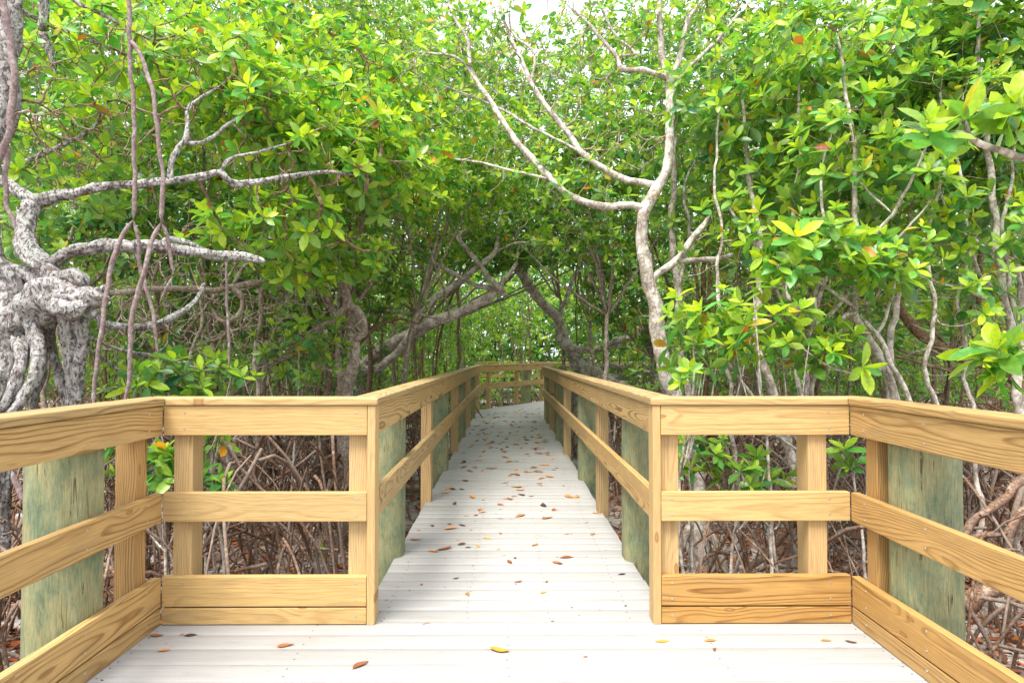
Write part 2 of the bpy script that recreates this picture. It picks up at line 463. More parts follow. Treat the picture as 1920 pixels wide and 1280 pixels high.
def walkway_railing(sx, yend, studs, piles, label):
    XW = XWS[sx]
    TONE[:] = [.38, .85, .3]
    r = empty('walkway_railing', (sx * .7, 8, 0), label, 'railing', 'railings along the walkway')
    L = yend - Y1
    y0 = Y1 + .094
    run(r, (sx * XW, y0), (sx * XW, yend), (-sx, 0), False, screws_at=[s - y0 for s in studs],
        splits=[0, 3.05, 6.1, 9.15, yend - y0] if sx < 0 else [0, 2.5, 5.55, 8.6, yend - y0])
    for y in studs: stud(r, sx * (XW + RT + .047), y, (-sx, 0, 0), .12 if y < 9 else .1, .09)
    for y in piles: pile(sx * (XW + RT + .118), y, .13, r, (-sx, 0), flat=.1)
    ci, co = XW - .012, XW + .128
    ys = [Y1 - .011, 5.2, 8.3, 11.4, yend]
    for i in range(4):
        a, b = ys[i] + (.001 if i else 0), ys[i + 1] - .001
        # first piece mitred against the cross cap
        P = [(ci, a + (.002 if i == 0 else 0)), (ci, b), (co, b), (co, a + (.142 if i == 0 else 0))]
        P = [(sx * x, y) for x, y in P]
        if sx > 0: P = [P[1], P[0], P[3], P[2]]
        cap_piece('cap_rail', P, CAP0, CAP1, r)
    return r
walkway_railing(-1, 15.4, (5.75, 8.75, 11.75, 14.6, 15.25), (4.22, 7.3, 10.3, 13.4), 'long left timber railing with green piles leading down the walkway')
walkway_railing(1, 13.2, (5.35, 8.5, 11.4, 13.05), (4.12, 6.75, 9.9, 12.4), 'long right timber railing with green piles leading down the walkway')

DB = math.radians(28); D2 = np.array([math.sin(DB), math.cos(DB)]); N2 = np.array([D2[1], -D2[0]])
def bend_railing(a, L, side, label, every=(.5, 2.0, 3.6, 5.2), pl=(2.7, 5.8)):
    a = np.array(a); b = a + D2 * L; inn = N2 * (1 if side < 0 else -1)
    c = (a + b) / 2
    r = empty('bend_railing', (*(c - inn * .06), 0), label, 'railing', 'railings past the bend')
    run(r, a, b, inn, False, splits=[0, L / 2, L])
    for s in every:
        p = a + D2 * s - inn * (RT + .047)
        stud(r, p[0], p[1], (*inn, 0), .09, .09)
    for s in pl:
        p = a + D2 * s - inn * (RT + .118)
        pile(p[0], p[1], .13, r, inn, flat=.1)
    q0, q1 = a + inn * .012, a - inn * .128
    P = [q0, q0 + D2 * L, q1 + D2 * L, q1]
    if side > 0: P = [P[1], P[0], P[3], P[2]]
    cap_piece('cap_rail', [tuple(p) for p in P], CAP0, CAP1, r)
A2, B2 = np.array([-.63, 15.43]), np.array([.692, 13.23])
bend_railing(A2, 6.4, -1, 'short timber railing turning away right at the far end of the walkway')
bend_railing(B2, 5.2, 1, 'timber railing past the bend, partly behind the fallen trunk', (.3, 1.9, 3.5, 5.0), (1.1, 4.2))
def far_railing():
    r = empty('far_railing', (1.6, 24, 0), 'distant timber railing crossing behind the bend among thin stems', 'railing', 'railings past the bend')
    run(r, (-1.2, 24), (5.2, 24), (0, -1), False, splits=[0, 3.2, 6.4])
    for x in (-1, .7, 2.3, 3.9, 5.1): stud(r, x, 24 + RT + .047, (0, -1, 0))
    for x in (-.3, 3.0): pile(x, 24 + RT + .118, .13, r, (0, -1), flat=.1)
    cap_piece('cap_rail', [(-1.2, 23.99), (5.2, 23.99), (5.2, 24.13), (-1.2, 24.13)], CAP0, CAP1, r)
far_railing()

# -- deck boards (one walking surface)
def deck():
    V = []; Q = []; C = []; B = .1432; g = .0036; t = .025; ch = .002
    def plank(p0, p1, w, z, val):
        nonlocal V, Q
        p0 = np.array(p0); p1 = np.array(p1); d = (p1 - p0) / np.linalg.norm(p1 - p0); n = np.array([-d[1], d[0]])
        prof = [(-w / 2, -t), (-w / 2, -ch), (-w / 2 + ch, 0), (-w * .2, .0007), (w * .2, .0007), (w / 2 - ch, 0), (w / 2, -ch), (w / 2, -t)]
        k = len(prof); base = len(V)
        for e in (p0, p1):
            for (u, h) in prof: V.append((*(e + n * u), z + h))
        for i in range(k): Q.append([base + i, base + k + i, base + k + (i + 1) % k, base + (i + 1) % k][::-1])
        for e, s in ((base, 1), (base + k, -1)):
            for q in ((0, 1, 6, 7), (1, 2, 5, 6), (2, 3, 4, 5)):
                ff = [e + i for i in q]; Q.append(ff if s > 0 else ff[::-1])
        C.extend([[val] * 3] * (2 * k))
    y = Y1 + .04 - B / 2
    k = 0
    while y > -2.4:
        plank((-X1 - .115, y), (X1 + .115, y), B - g, 0, rng.uniform()); y -= B
    y = Y1 + .04 + B / 2
    while y < 14.0:
        jl, jr = rng.uniform(-.006, .006, 2)
        plank((-.715 + jl, y), (.775 + jr, y), B - g, 0, rng.uniform()); y += B
    # past the bend
    s = 12.02; cl = A2 @ N2 - .075; cr = B2 @ N2 + .075
    while s < 22.5:
        vl = cl
        if (s * D2 + vl * N2)[1] < 15.4 - .1: vl = (-.715 - s * D2[0]) / N2[0]
        vr = cr
        plank(s * D2 + vl * N2, s * D2 + vr * N2, B - g, -.004, rng.uniform()); s += B
    y = 24.2
    while y < 25.8: plank((-1.3, y), (5.2, y), B - g, -.004, rng.uniform()); y += B
    nq = len(Q)
    def dot(x, y):                      # sunk screw heads
        b0 = len(V); r = .0042
        V.extend([(x + r * math.cos(k * PI / 4), y + r * math.sin(k * PI / 4), .0013) for k in range(8)]); C.extend([[.5] * 3] * 8)
        Q.extend([[b0, b0 + 1, b0 + 2, b0 + 3], [b0, b0 + 3, b0 + 4, b0 + 7], [b0 + 4, b0 + 5, b0 + 6, b0 + 7]])
    y = Y1 + .04 - B / 2
    while y > .8:
        for x in (-1.62, -.9, 0, .9, 1.62):
            for q in (-.035, .035): dot(x + rng.normal(0, .004), y + q + rng.normal(0, .004))
        y -= B
    y = Y1 + .04 + B / 2
    while y < 9:
        for x in (-.6, -.2, .2, .6):
            for q in (-.035, .035): dot(x + rng.normal(0, .004), y + q + rng.normal(0, .004))
        y += B
    me = np_mesh('boardwalk_deck', np.array(V), np.array(Q), smooth=False, colour=np.array(C), cname='board')
    o = link('boardwalk_deck', me, [M['deck'], M['deck_screw']])
    mi = np.zeros(len(Q), np.int32); mi[nq:] = 1; me.polygons.foreach_set('material_index', mi); tag(o, kind='structure')
    o['label'] = 'white planked boardwalk surface'
    bm = bmesh.new()
    def bx(x0, x1, y0, y1, z0, z1):
        m = Matrix.Translation(((x0 + x1) / 2, (y0 + y1) / 2, (z0 + z1) / 2)) @ Matrix.Diagonal((x1 - x0, y1 - y0, z1 - z0, 1))
        bmesh.ops.create_cube(bm, size=1, matrix=m)
    for x in (-.655, -.2, .2, .655): bx(x - .019, x + .019, 3.2, 14.0, -.24, -.0262)
    for x in (-1.66, -.9, 0, .9, 1.66): bx(x - .019, x + .019, -2.35, 3.1, -.24, -.0262)
    bx(-1.72, 1.72, 3.105, 3.14, -.245, -.0264)
    for y in (4.2, 7.2, 10.2, 13.2): bx(-.95, .95, y - .05, y + .05, -.45, -.242)
    me = bpy.data.meshes.new('deck_joists'); bm.to_mesh(me); bm.free()
    tag(link('deck_joists', me, M['stud']), kind='structure')['label'] = 'timber joists under the boardwalk'
deck()

# ------------------------------------------------------------------ plants: tubes, leaves, twigs
def catmull(P, step):
    P = np.asarray(P, float)
    if len(P) == 2: P = np.array([P[0], (P[0] * 2 + P[1]) / 3, (P[0] + P[1] * 2) / 3, P[1]])
    out = []
    ext = np.vstack([2 * P[0] - P[1], P, 2 * P[-1] - P[-2]])
    for i in range(1, len(ext) - 2):
        p0, p1, p2, p3 = ext[i - 1:i + 3]
        n = max(2, int(np.linalg.norm((p2 - p1)[:3]) / step))
        for t in np.arange(n) / n:
            out.append(.5 * ((2 * p1) + (-p0 + p2) * t + (2 * p0 - 5 * p1 + 4 * p2 - p3) * t * t + (-p0 + 3 * p1 - 3 * p2 + p3) * t ** 3))
    out.append(P[-1])
    return np.array(out)

def tube(P4, K=10, step=.05, rough=.06, wob=.0, seed=None):
    """P4: points x,y,z,radius -> vertices, quads of an irregular tapered limb"""
    r_ = np.random.default_rng(seed if seed is not None else rng.integers(1 << 30))
    S = catmull(P4, step); n = len(S)
    C = S[:, :3].copy(); R = np.maximum(S[:, 3], .001)
    arc = np.concatenate([[0], np.cumsum(np.linalg.norm(np.diff(C, axis=0), axis=1))])
    if wob:
        for f in (3.1, 7.3, 13.7):
            ph = r_.uniform(0, 6, 3)
            env = np.minimum(1, np.minimum(arc, arc[-1] - arc) / .15 + .0)[:, None]
            C += env * wob * R[:, None] * np.sin(arc[:, None] * f / (R.mean() * 14 + .1) + ph) / (f / 3)
    T = np.gradient(C, axis=0); T /= np.linalg.norm(T, axis=1)[:, None] + 1e-9
    u = np.cross(T[0], [0.3, .9, .2]); u /= np.linalg.norm(u)
    U = np.zeros_like(C)
    for i in range(n):
        u = u - T[i] * (u @ T[i]); u /= np.linalg.norm(u) + 1e-9; U[i] = u
    W = np.cross(T, U)
    a = np.linspace(0, 2 * PI, K, endpoint=False)
    disp = np.ones((n, K))
    q = arc[:, None] / (R.mean() + .01)
    for k, f, am in ((1, .45, .5), (2, .7, 1.0), (3, 1.2, .8), (4, -1.9, .5), (5, 2.7, .4)) + (((7, .35, .55), (9, -.5, .45), (6, 5.1, .35)) if K > 20 else ()):
        disp += rough * am * np.sin(k * a[None] + q * f + r_.uniform(0, 6) + np.sin(q * .31 + r_.uniform(0, 6)))
    RR = R[:, None] * disp
    V = C[:, None] + RR[..., None] * (np.cos(a)[None, :, None] * U[:, None] + np.sin(a)[None, :, None] * W[:, None])
    V[0] = C[0] + (V[0] - C[0]) * .02; V[-1] = C[-1] + (V[-1] - C[-1]) * .02
    i = np.arange(n - 1)[:, None]; j = np.arange(K)[None]
    Q = np.stack([i * K + j, i * K + (j + 1) % K, (i + 1) * K + (j + 1) % K, (i + 1) * K + j], -1)
    return V.reshape(-1, 3), Q.reshape(-1, 4), C

def twig_tubes(Pt, R0, R1, K=4):
    """batch of thin tubes; Pt (T,n,3)"""
    T_, n, _ = Pt.shape
    tg = np.gradient(Pt, axis=1); tg /= np.linalg.norm(tg, axis=2, keepdims=True) + 1e-9
    ref = np.tile(np.array([.31, .22, .93]), (T_, 1)); u = np.cross(tg[:, 0], ref); u /= np.linalg.norm(u, axis=1, keepdims=True) + 1e-9
    U = np.zeros_like(Pt)
    for i in range(n):
        u = u - tg[:, i] * (u * tg[:, i]).sum(1, keepdims=True); u /= np.linalg.norm(u, axis=1, keepdims=True) + 1e-9; U[:, i] = u
    W = np.cross(tg, U)
    a = np.linspace(0, 2 * PI, K, endpoint=False)
    R = R0[:, None] + (R1 - R0)[:, None] * np.linspace(0, 1, n)[None]
    V = Pt[:, :, None] + R[..., None, None] * (np.cos(a)[:, None] * U[:, :, None] + np.sin(a)[:, None] * W[:, :, None])
    b = (np.arange(T_) * n * K)[:, None, None]; i = np.arange(n - 1)[None, :, None]; j = np.arange(K)[None, None]
    Q = np.stack([b + i * K + j, b + i * K + (j + 1) % K, b + (i + 1) * K + (j + 1) % K, b + (i + 1) * K + j], -1)
    return V.reshape(-1, 3), Q.reshape(-1, 4)

def leaf_mesh(P, D, r_, L=.105, nl=(6, 9), rows=4, bright=.5, wid=.44, senes=.02):
    """whorls of pointed oval leaves at P facing D; colours mix leaf age with painted sun or shade"""
    N = len(P); D = D / (np.linalg.norm(D, axis=1, keepdims=True) + 1e-9)
    cnt = r_.integers(nl[0], nl[1] + 1, N)
    ri = np.repeat(np.arange(N), cnt); first = np.concatenate([[0], np.cumsum(cnt)[:-1]])
    j = np.arange(len(ri)) - first[ri]; f = (j + .5) / cnt[ri]; m = len(ri)
    d = D[ri]; h = np.where(np.abs(d[:, 2:3]) < .9, np.array([[0, 0, 1.]]), np.array([[1., 0, 0]]))
    e1 = np.cross(d, h); e1 /= np.linalg.norm(e1, axis=1, keepdims=True); e2 = np.cross(d, e1)
    az = r_.uniform(0, 6.28, N)[ri] + 2.4 * j + r_.normal(0, .25, m)
    rad = np.cos(az)[:, None] * e1 + np.sin(az)[:, None] * e2
    th = np.radians(14 + 82 * f ** .75 + r_.normal(0, 9, m))
    dr = d * np.cos(th)[:, None] + rad * np.sin(th)[:, None]
    dr[:, 2] -= .16 * f; dr /= np.linalg.norm(dr, axis=1, keepdims=True)
    nm = d * np.sin(th)[:, None] - rad * np.cos(th)[:, None]
    nm = nm + .25 * r_.normal(0, 1, (m, 3)); nm -= dr * (nm * dr).sum(1, keepdims=True); nm /= np.linalg.norm(nm, axis=1, keepdims=True) + 1e-9
    sd = np.cross(dr, nm)
    ln = L * (.62 + .5 * np.minimum(1, f * 2.2)) * r_.uniform(.78, 1.16, m)
    ln = ln * np.clip(r_.normal(1.0, .17, N), .6, 1.35)[ri]
    hw = ln * wid * .5 * r_.uniform(.85, 1.12, m)
    base = P[ri] - d * (.03 * f)[:, None] * L * 6
    curl = r_.uniform(.02, .22, m); fold = r_.uniform(.08, .35, m)
    tt = {3: [(0, .1), (.55, 1), (1, .06)], 4: [(0, .08), (.36, .88), (.70, .92), (1, .05)], 5: [(0, .06), (.27, .74), (.55, 1), (.80, .72), (1, .04)]}[rows]
    V = np.zeros((m, rows, 3, 3))
    for k, (t, w) in enumerate(tt):
        c = base + dr * (ln * (t * .97 + .03))[:, None] - nm * (curl * ln * t * t)[:, None]
        up = nm * (fold * hw * w)[:, None]
        V[:, k, 0] = c - sd * (hw * w)[:, None] + up; V[:, k, 1] = c; V[:, k, 2] = c + sd * (hw * w)[:, None] + up
    b = (np.arange(m) * rows * 3)[:, None, None]; i = np.arange(rows - 1)[None, :, None]; q = np.arange(2)[None, None]
    Q = np.stack([b + i * 3 + q, b + i * 3 + q + 1, b + (i + 1) * 3 + q + 1, b + (i + 1) * 3 + q], -1)
    # colour: young leaves in the heart of the whorl yellow-green, old ones deep green
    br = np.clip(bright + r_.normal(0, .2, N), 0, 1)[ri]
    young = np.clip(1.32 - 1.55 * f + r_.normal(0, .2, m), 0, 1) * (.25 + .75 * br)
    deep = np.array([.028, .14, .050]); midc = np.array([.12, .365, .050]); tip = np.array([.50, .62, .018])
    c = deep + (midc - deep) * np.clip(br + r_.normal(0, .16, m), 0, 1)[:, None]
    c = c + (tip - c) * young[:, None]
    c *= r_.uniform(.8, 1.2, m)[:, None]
    s = r_.uniform(0, 1, m)
    c[s < senes] = np.array([.55, .25, .02]); c[s < senes * .35] = np.array([.34, .10, .02])
    yl = r_.uniform(0, 1, m) < senes; c[yl] = np.array([.50, .42, .03])
    return V.reshape(-1, 3), Q.reshape(-1, 4), np.repeat(c, rows * 3, axis=0)

def ellipsoid_points(c, r, n, r_, shell=.0):
    """blue-noise-like points in an ellipsoid"""
    out = np.zeros((0, 3)); r = np.array(r)
    while len(out) < n:
        cand = r_.normal(0, 1, (6, 3)); cand /= np.linalg.norm(cand, axis=1, keepdims=True)
        cand *= (shell + (1 - shell) * r_.uniform(0, 1, (6, 1)) ** (1 / 3.))
        if len(out) == 0: out = cand[:1]; continue
        d = ((cand[:, None] - out[None]) ** 2).sum(2).min(1)
        out = np.vstack([out, cand[np.argmax(d)]])
    return np.asarray(c) + out * r

def corridor(P):
    """keep twigs and leaves out of the space people walk through"""
    z = P[:, 2]
    bad = (np.abs(P[:, 0]) < 1.0) & (P[:, 1] < 15) & (z < 2.25 + .03 * P[:, 1]) & (P[:, 1] > 2.6)
    bad |= (np.abs(P[:, 0]) < 1.85) & (P[:, 1] < 3.2)
    q = P[:, :2] - A2; s = q @ D2; v = q @ N2
    bad |= (s > -2.5) & (s < 7) & (v > -.15) & (v < 2.3) & (z < 2.4)
    bad |= np.linalg.norm(P - np.array([0, 0, CAMZ]), axis=1) < 1.6
    return ~bad

def grow(limb_pts, att, outdir, r_, base_r=.0021, seg=5):
    """connect leaf tips to limbs by a branching net of twigs: returns tube arrays and tip directions"""
    n = len(att)
    L = limb_pts
    d0 = np.sqrt(((att[:, None] - L[None]) ** 2).sum(2)).min(1)
    order = np.argsort(d0)
    cap = len(L) + n * 3
    NP = np.zeros((cap, 3)); NL = np.zeros(cap); NE = -np.ones(cap, int); ND = np.zeros((cap, 3))
    NP[:len(L)] = L; k = len(L)
    curves = np.zeros((n, seg, 3)); par = -np.ones(n, int); tipd = np.zeros((n, 3))
    tt = np.linspace(0, 1, seg)[:, None]
    h00 = 2 * tt ** 3 - 3 * tt ** 2 + 1; h10 = tt ** 3 - 2 * tt ** 2 + tt; h01 = -2 * tt ** 3 + 3 * tt ** 2; h11 = tt ** 3 - tt ** 2
    for e, i in enumerate(order):
        a = att[i]
        dist = np.sqrt(((NP[:k] - a) ** 2).sum(1))
        q = int(np.argmin(dist + .30 * NL[:k])); p = NP[q]; d = dist[q]; par[e] = NE[q]
        v = (a - p) / (d + 1e-6)
        m0 = (v * .7 + ND[q] * .7 + r_.normal(0, .35, 3)) * d
        od = outdir[i] * .6 + np.array([0, 0, .75]) + v * .5 + r_.normal(0, .3, 3); od /= np.linalg.norm(od)
        m1 = od * d * .8
        cv = h00 * p + h10 * m0 + h01 * a + h11 * m1
        curves[e] = cv; tipd[e] = od
        for s in (seg // 3, (2 * seg) // 3, seg - 1):
            NP[k] = cv[s]; NL[k] = NL[q] + d * (s / (seg - 1)); NE[k] = e; ND[k] = (cv[s] - cv[s - 1]); ND[k] /= np.linalg.norm(ND[k]) + 1e-9; k += 1
    cnt = np.ones(n)
    for e in range(n - 1, -1, -1):
        if par[e] >= 0: cnt[par[e]] += cnt[e]
    R = base_r * cnt ** .43
    return curves, R, R * .72, att[order], tipd

def scatter_roots(base, h, n, spread, r_, r0=.016):
    """prop roots: arching from the stem down into the sand"""
    out = []
    for i in range(n):
        a = r_.uniform(0, 6.28); zz = h * r_.uniform(.35, 1.0); s = spread * r_.uniform(.5, 1.1) * (.4 + .6 * zz / h)
        d = np.array([math.cos(a), math.sin(a)])
        p0 = np.array([base[0], base[1], GZ + zz]); rr = r0 * r_.uniform(.7, 1.3)
        p1 = np.array([*(base[:2] + d * s * .35), GZ + zz * r_.uniform(.85, 1.08)])
        p2 = np.array([*(base[:2] + d * s * .75 + r_.normal(0, .05, 2)), GZ + zz * .52])
        p3 = np.array([*(base[:2] + d * s + r_.normal(0, .05, 2)), GZ - .06])
        out.append(np.array([[*p0, rr], [*p1, rr], [*p2, rr * .9], [*p3, rr * .8]]))
    return out

CNT = dict(leaf=0, twig=0)
def make_tree(name, label, cat, limbs, crowns, bark='grey', twig='twig', roots=(), aerial=(), bare=(), group=None, L=.105, nl=(6, 9), rows=4,
              bright=.5, K=10, step=.05, rough=.07, wob=.4, seed=1, root_bark='root', base_r=.0021, senes=.012, twig_seg=5, one_root_mesh=False, keep=corridor, twigK=4):
    r_ = np.random.default_rng(seed)
    base = np.array(limbs[0][0][:3]); base = np.array([base[0], base[1], GZ])
    root = empty(name, tuple(base), label, cat, group)
    acc = Acc(); nodes = []
    for p in limbs:
        V, Q, C = tube(p, K, step, rough, wob, seed=int(r_.integers(1 << 30)))
        acc.add(V, Q); nodes.append(C[::max(1, int(.12 / step))][1:])
    if one_root_mesh:
        for p in roots:
            V, Q, C = tube(p, 5, .12, .05, .3, seed=int(r_.integers(1 << 30))); acc.add(V, Q)
    acc.obj('trunk', M[bark], root, base)
    if not one_root_mesh:
        for p in roots:
            V, Q, C = tube(p, 7, .06, .09, .5, seed=int(r_.integers(1 << 30)))
            a = Acc(); a.add(V, Q); a.obj('prop_root', M[root_bark], root, base)
    for p in aerial:
        a = Acc()
        for q in p:
            V, Q, C = tube(q, 7, .04, .06, .5, seed=int(r_.integers(1 << 30))); a.add(V, Q)
        a.obj('aerial_root', M['aerial'], root, base)
    nodes = np.concatenate(nodes)
    A = []; O = []; leafy = []
    for (c, r, n) in crowns:
        p = ellipsoid_points(c, r, n, r_); p = p + r_.normal(0, .16, p.shape) * np.array(r); A.append(p); O.append((p - np.asarray(c)) / np.array(r)); leafy.append(np.ones(n, bool))
    for (c, r, n) in bare:
        p = ellipsoid_points(c, r, n, r_); A.append(p); O.append((p - np.asarray(c)) / np.array(r)); leafy.append(np.zeros(n, bool))
    if A:
        A = np.concatenate(A); O = np.concatenate(O); leafy = np.concatenate(leafy)
        ok = keep(A) & (A[:, 2] > GZ + .1); A, O, leafy = A[ok], O[ok], leafy[ok]
        # leafy flag follows the reordering: encode it in the sorted positions
        cv, R0, R1, tips, td = grow(nodes, A, O, r_, base_r, twig_seg)
        key = {tuple(np.round(a, 6)): l for a, l in zip(A, leafy)}
        lf = np.array([key[tuple(np.round(t, 6))] for t in tips])
        V, Q = twig_tubes(cv, R0, R1, twigK); CNT['twig'] += len(cv)
        a = Acc(); a.add(V, Q, np.zeros((len(V), 3))); nt_ = len(Q)
        if lf.any():
            V, Q, C = leaf_mesh(tips[lf], td[lf], r_, L, nl, rows, bright, senes=senes); CNT['leaf'] += len(V) // (rows * 3)
            a.add(V, Q, C)
        o = a.obj('crown', [M['leaf'], M[twig]], root, base)
        mi = np.zeros(len(o.data.polygons), np.int32); mi[:nt_] = 1; o.data.polygons.foreach_set('material_index', mi)
    return root

def trace(pts):
    """photo px, py, distance, width px  ->  x, y, z, radius"""
    out = []
    for (px, py, Y, w) in pts: out.append([*at(px, py, Y), w / 2 * Y / F])
    return np.array(out)

def E(px, py, Y, rx, ry, rz, n): return (at(px, py, Y), (rx, ry, rz), n)


def gp(px, Y, w):
    p = at(px, 900, Y); return (*p[:2], GZ - .12, w / 2 * Y / F)
def limb(*pts):
    return np.array([p if len(p) == 4 and not isinstance(p, tuple) else p for p in pts], float)
def TR(start, pts):
    t = trace(pts)
    return np.vstack([np.array([start]), t]) if start is not None else t

# ------------------------------------------------------------------ the trees one can tell apart
# 1. the gnarled lichen-covered mangrove at the left edge
Y = 4.15
trunk = TR(gp(-30, Y, 44), [(-26, 950, Y, 36), (-12, 760, Y, 38), (8, 690, Y, 52), (26, 620, Y, 70), (12, 550, Y, 62), (-22, 480, Y, 50), (-36, 400, 4.3, 44), (-18, 300, 4.4, 40), (8, 150, 4.4, 38), (22, -90, 4.4, 38)])
limbs = [trunk,
    trace([(14, 622, Y, 60), (62, 590, Y, 72), (112, 560, 4.1, 74), (150, 556, 4.05, 50), (182, 560, 4.0, 34), (202, 568, 4.0, 14)]),
    trace([(135, 545, 4.1, 40), (108, 518, 4.12, 38), (75, 492, 4.15, 36), (40, 455, 4.2, 36), (42, 420, 4.25, 32), (60, 385, 4.3, 28), (68, 372, 4.3, 26)]),
    trace([(-60, 330, 4.5, 22), (15, 348, 4.35, 20), (45, 366, 4.3, 22), (70, 373, 4.3, 24), (110, 364, 4.3, 19), (180, 355, 4.3, 16), (300, 341, 4.3, 14), (380, 327, 4.35, 13), (412, 325, 4.35, 12), (445, 346, 4.4, 12), (520, 336, 4.5, 10), (600, 322, 4.7, 7), (680, 330, 4.9, 4)]),
    trace([(318, 338, 4.3, 11), (328, 290, 4.35, 10), (348, 255, 4.4, 9), (354, 205, 4.5, 7), (385, 180, 4.6, 6), (430, 148, 4.8, 4)]),
    trace([(338, 268, 4.4, 8), (380, 266, 4.45, 7), (420, 240, 4.6, 6), (470, 205, 4.8, 4)]),
    trace([(412, 325, 4.35, 8), (430, 300, 4.4, 6), (470, 288, 4.5, 5), (540, 270, 4.7, 4)]),
    trace([(90, 500, 4.15, 26), (124, 481, 4.15, 24), (169, 467, 4.15, 23), (225, 461, 4.2, 22), (311, 463, 4.2, 22), (375, 471, 4.25, 20), (431, 481, 4.3, 17), (475, 486, 4.3, 15), (500, 490, 4.3, 7)]),
    trace([(300, 462, 4.2, 12), (318, 447, 4.2, 10), (345, 452, 4.22, 9), (385, 470, 4.25, 8)]),
    trace([(168, 556, 4.05, 22), (188, 546, 4.0, 15), (203, 536, 3.98, 8), (208, 530, 3.98, 3)]),
    trace([(160, 575, 4.05, 24), (178, 588, 4.0, 16), (186, 600, 4.0, 9), (184, 612, 4.0, 3)]),
    trace([(160, 548, 4.0, 20), (180, 553, 3.94, 15), (198, 555, 3.92, 8), (207, 560, 3.92, 3)]),
    trace([(100, 535, 4.1, 28), (130, 524, 4.05, 34), (150, 532, 4.02, 30), (158, 548, 4.02, 16)]),
    trace([(95, 572, 4.0, 30), (125, 578, 3.94, 34), (152, 572, 3.94, 26), (170, 568, 3.96, 12)]),
    trace([(-60, 470, 4.3, 30), (0, 502, 4.2, 32), (40, 514, 4.2, 30), (75, 522, 4.18, 30), (112, 540, 4.12, 30)]),
    trace([(60, 600, 4.12, 36), (70, 650, 4.05, 28), (66, 700, 4.0, 28), (40, 745, 3.95, 22), (10, 800, 3.9, 20), (-10, 900, 3.9, 18)]),
    trace([(36, 630, 4.1, 34), (40, 680, 4.0, 24), (28, 720, 3.95, 24), (2, 770, 3.9, 20)]),
    TR(gp(125, 4.2, 36), [(128, 900, 4.2, 30), (133, 755, 4.2, 26), (139, 708, 4.2, 27), (133, 662, 4.18, 30), (128, 615, 4.15, 36), (126, 560, 4.1, 40)])[::-1],
    trace([(150, 590, 4.1, 34), (152, 640, 4.12, 24), (145, 690, 4.15, 22), (150, 760, 4.2, 20), (150, 900, 4.2, 20)]),
    trace([(92, 600, 4.15, 26), (90, 640, 4.2, 20), (104, 690, 4.2, 20), (120, 735, 4.2, 18), (128, 800, 4.2, 16), (135, 950, 4.25, 14)]),
    trace([(82, 640, 4.3, 18), (84, 680, 4.4, 16), (74, 720, 4.4, 14), (60, 760, 4.4, 14), (50, 900, 4.4, 14)]),
    trace([(0, 600, 4.2, 40), (-24, 700, 4.2, 30), (2, 760, 4.2, 30), (6, 900, 4.2, 26), (0, 1150, 4.2, 24)]),
    trace([(182, 603, 4.2, 12), (210, 611, 4.3, 13), (255, 615, 4.4, 13), (290, 606, 4.5, 12), (319, 596, 4.6, 11), (345, 582, 4.7, 10), (367, 563, 4.8, 9), (384, 530, 4.9, 7)]),
    trace([(170, 635, 4.4, 7), (225, 655, 4.6, 7), (290, 668, 4.8, 8), (370, 690, 5.0, 6), (430, 705, 5.2, 4)]),
    trace([(165, 655, 4.3, 8), (205, 680, 4.5, 7), (240, 705, 4.6, 6), (300, 710, 4.7, 4)]),
    trace([(78, 60, 4.9, 16), (82, 0, 4.9, 18), (84, -60, 4.9, 16)]),
    trace([(78, 60, 4.9, 17), (88, 90, 4.9, 14), (100, 120, 4.9, 9), (104, 135, 4.9, 5)]),
    trace([(-40, -40, 5.0, 10), (40, 20, 5.0, 9), (110, 55, 5.0, 8), (170, 75, 5.1, 7), (215, 95, 5.2, 5)]),
    trace([(100, -40, 4.7, 9), (140, 0, 4.7, 8), (200, 33, 4.7, 7), (260, 62, 4.8, 6), (310, 90, 4.9, 4)]),
    trace([(-20, 320, 5.0, 10), (30, 308, 5.0, 9), (100, 280, 5.0, 8), (160, 250, 5.1, 6), (205, 205, 5.2, 4)]),
]
for q in limbs:
    q[:, 3] *= np.where(q[:, 2] < at(60, 625, 4.15)[2], .84, 1.0)
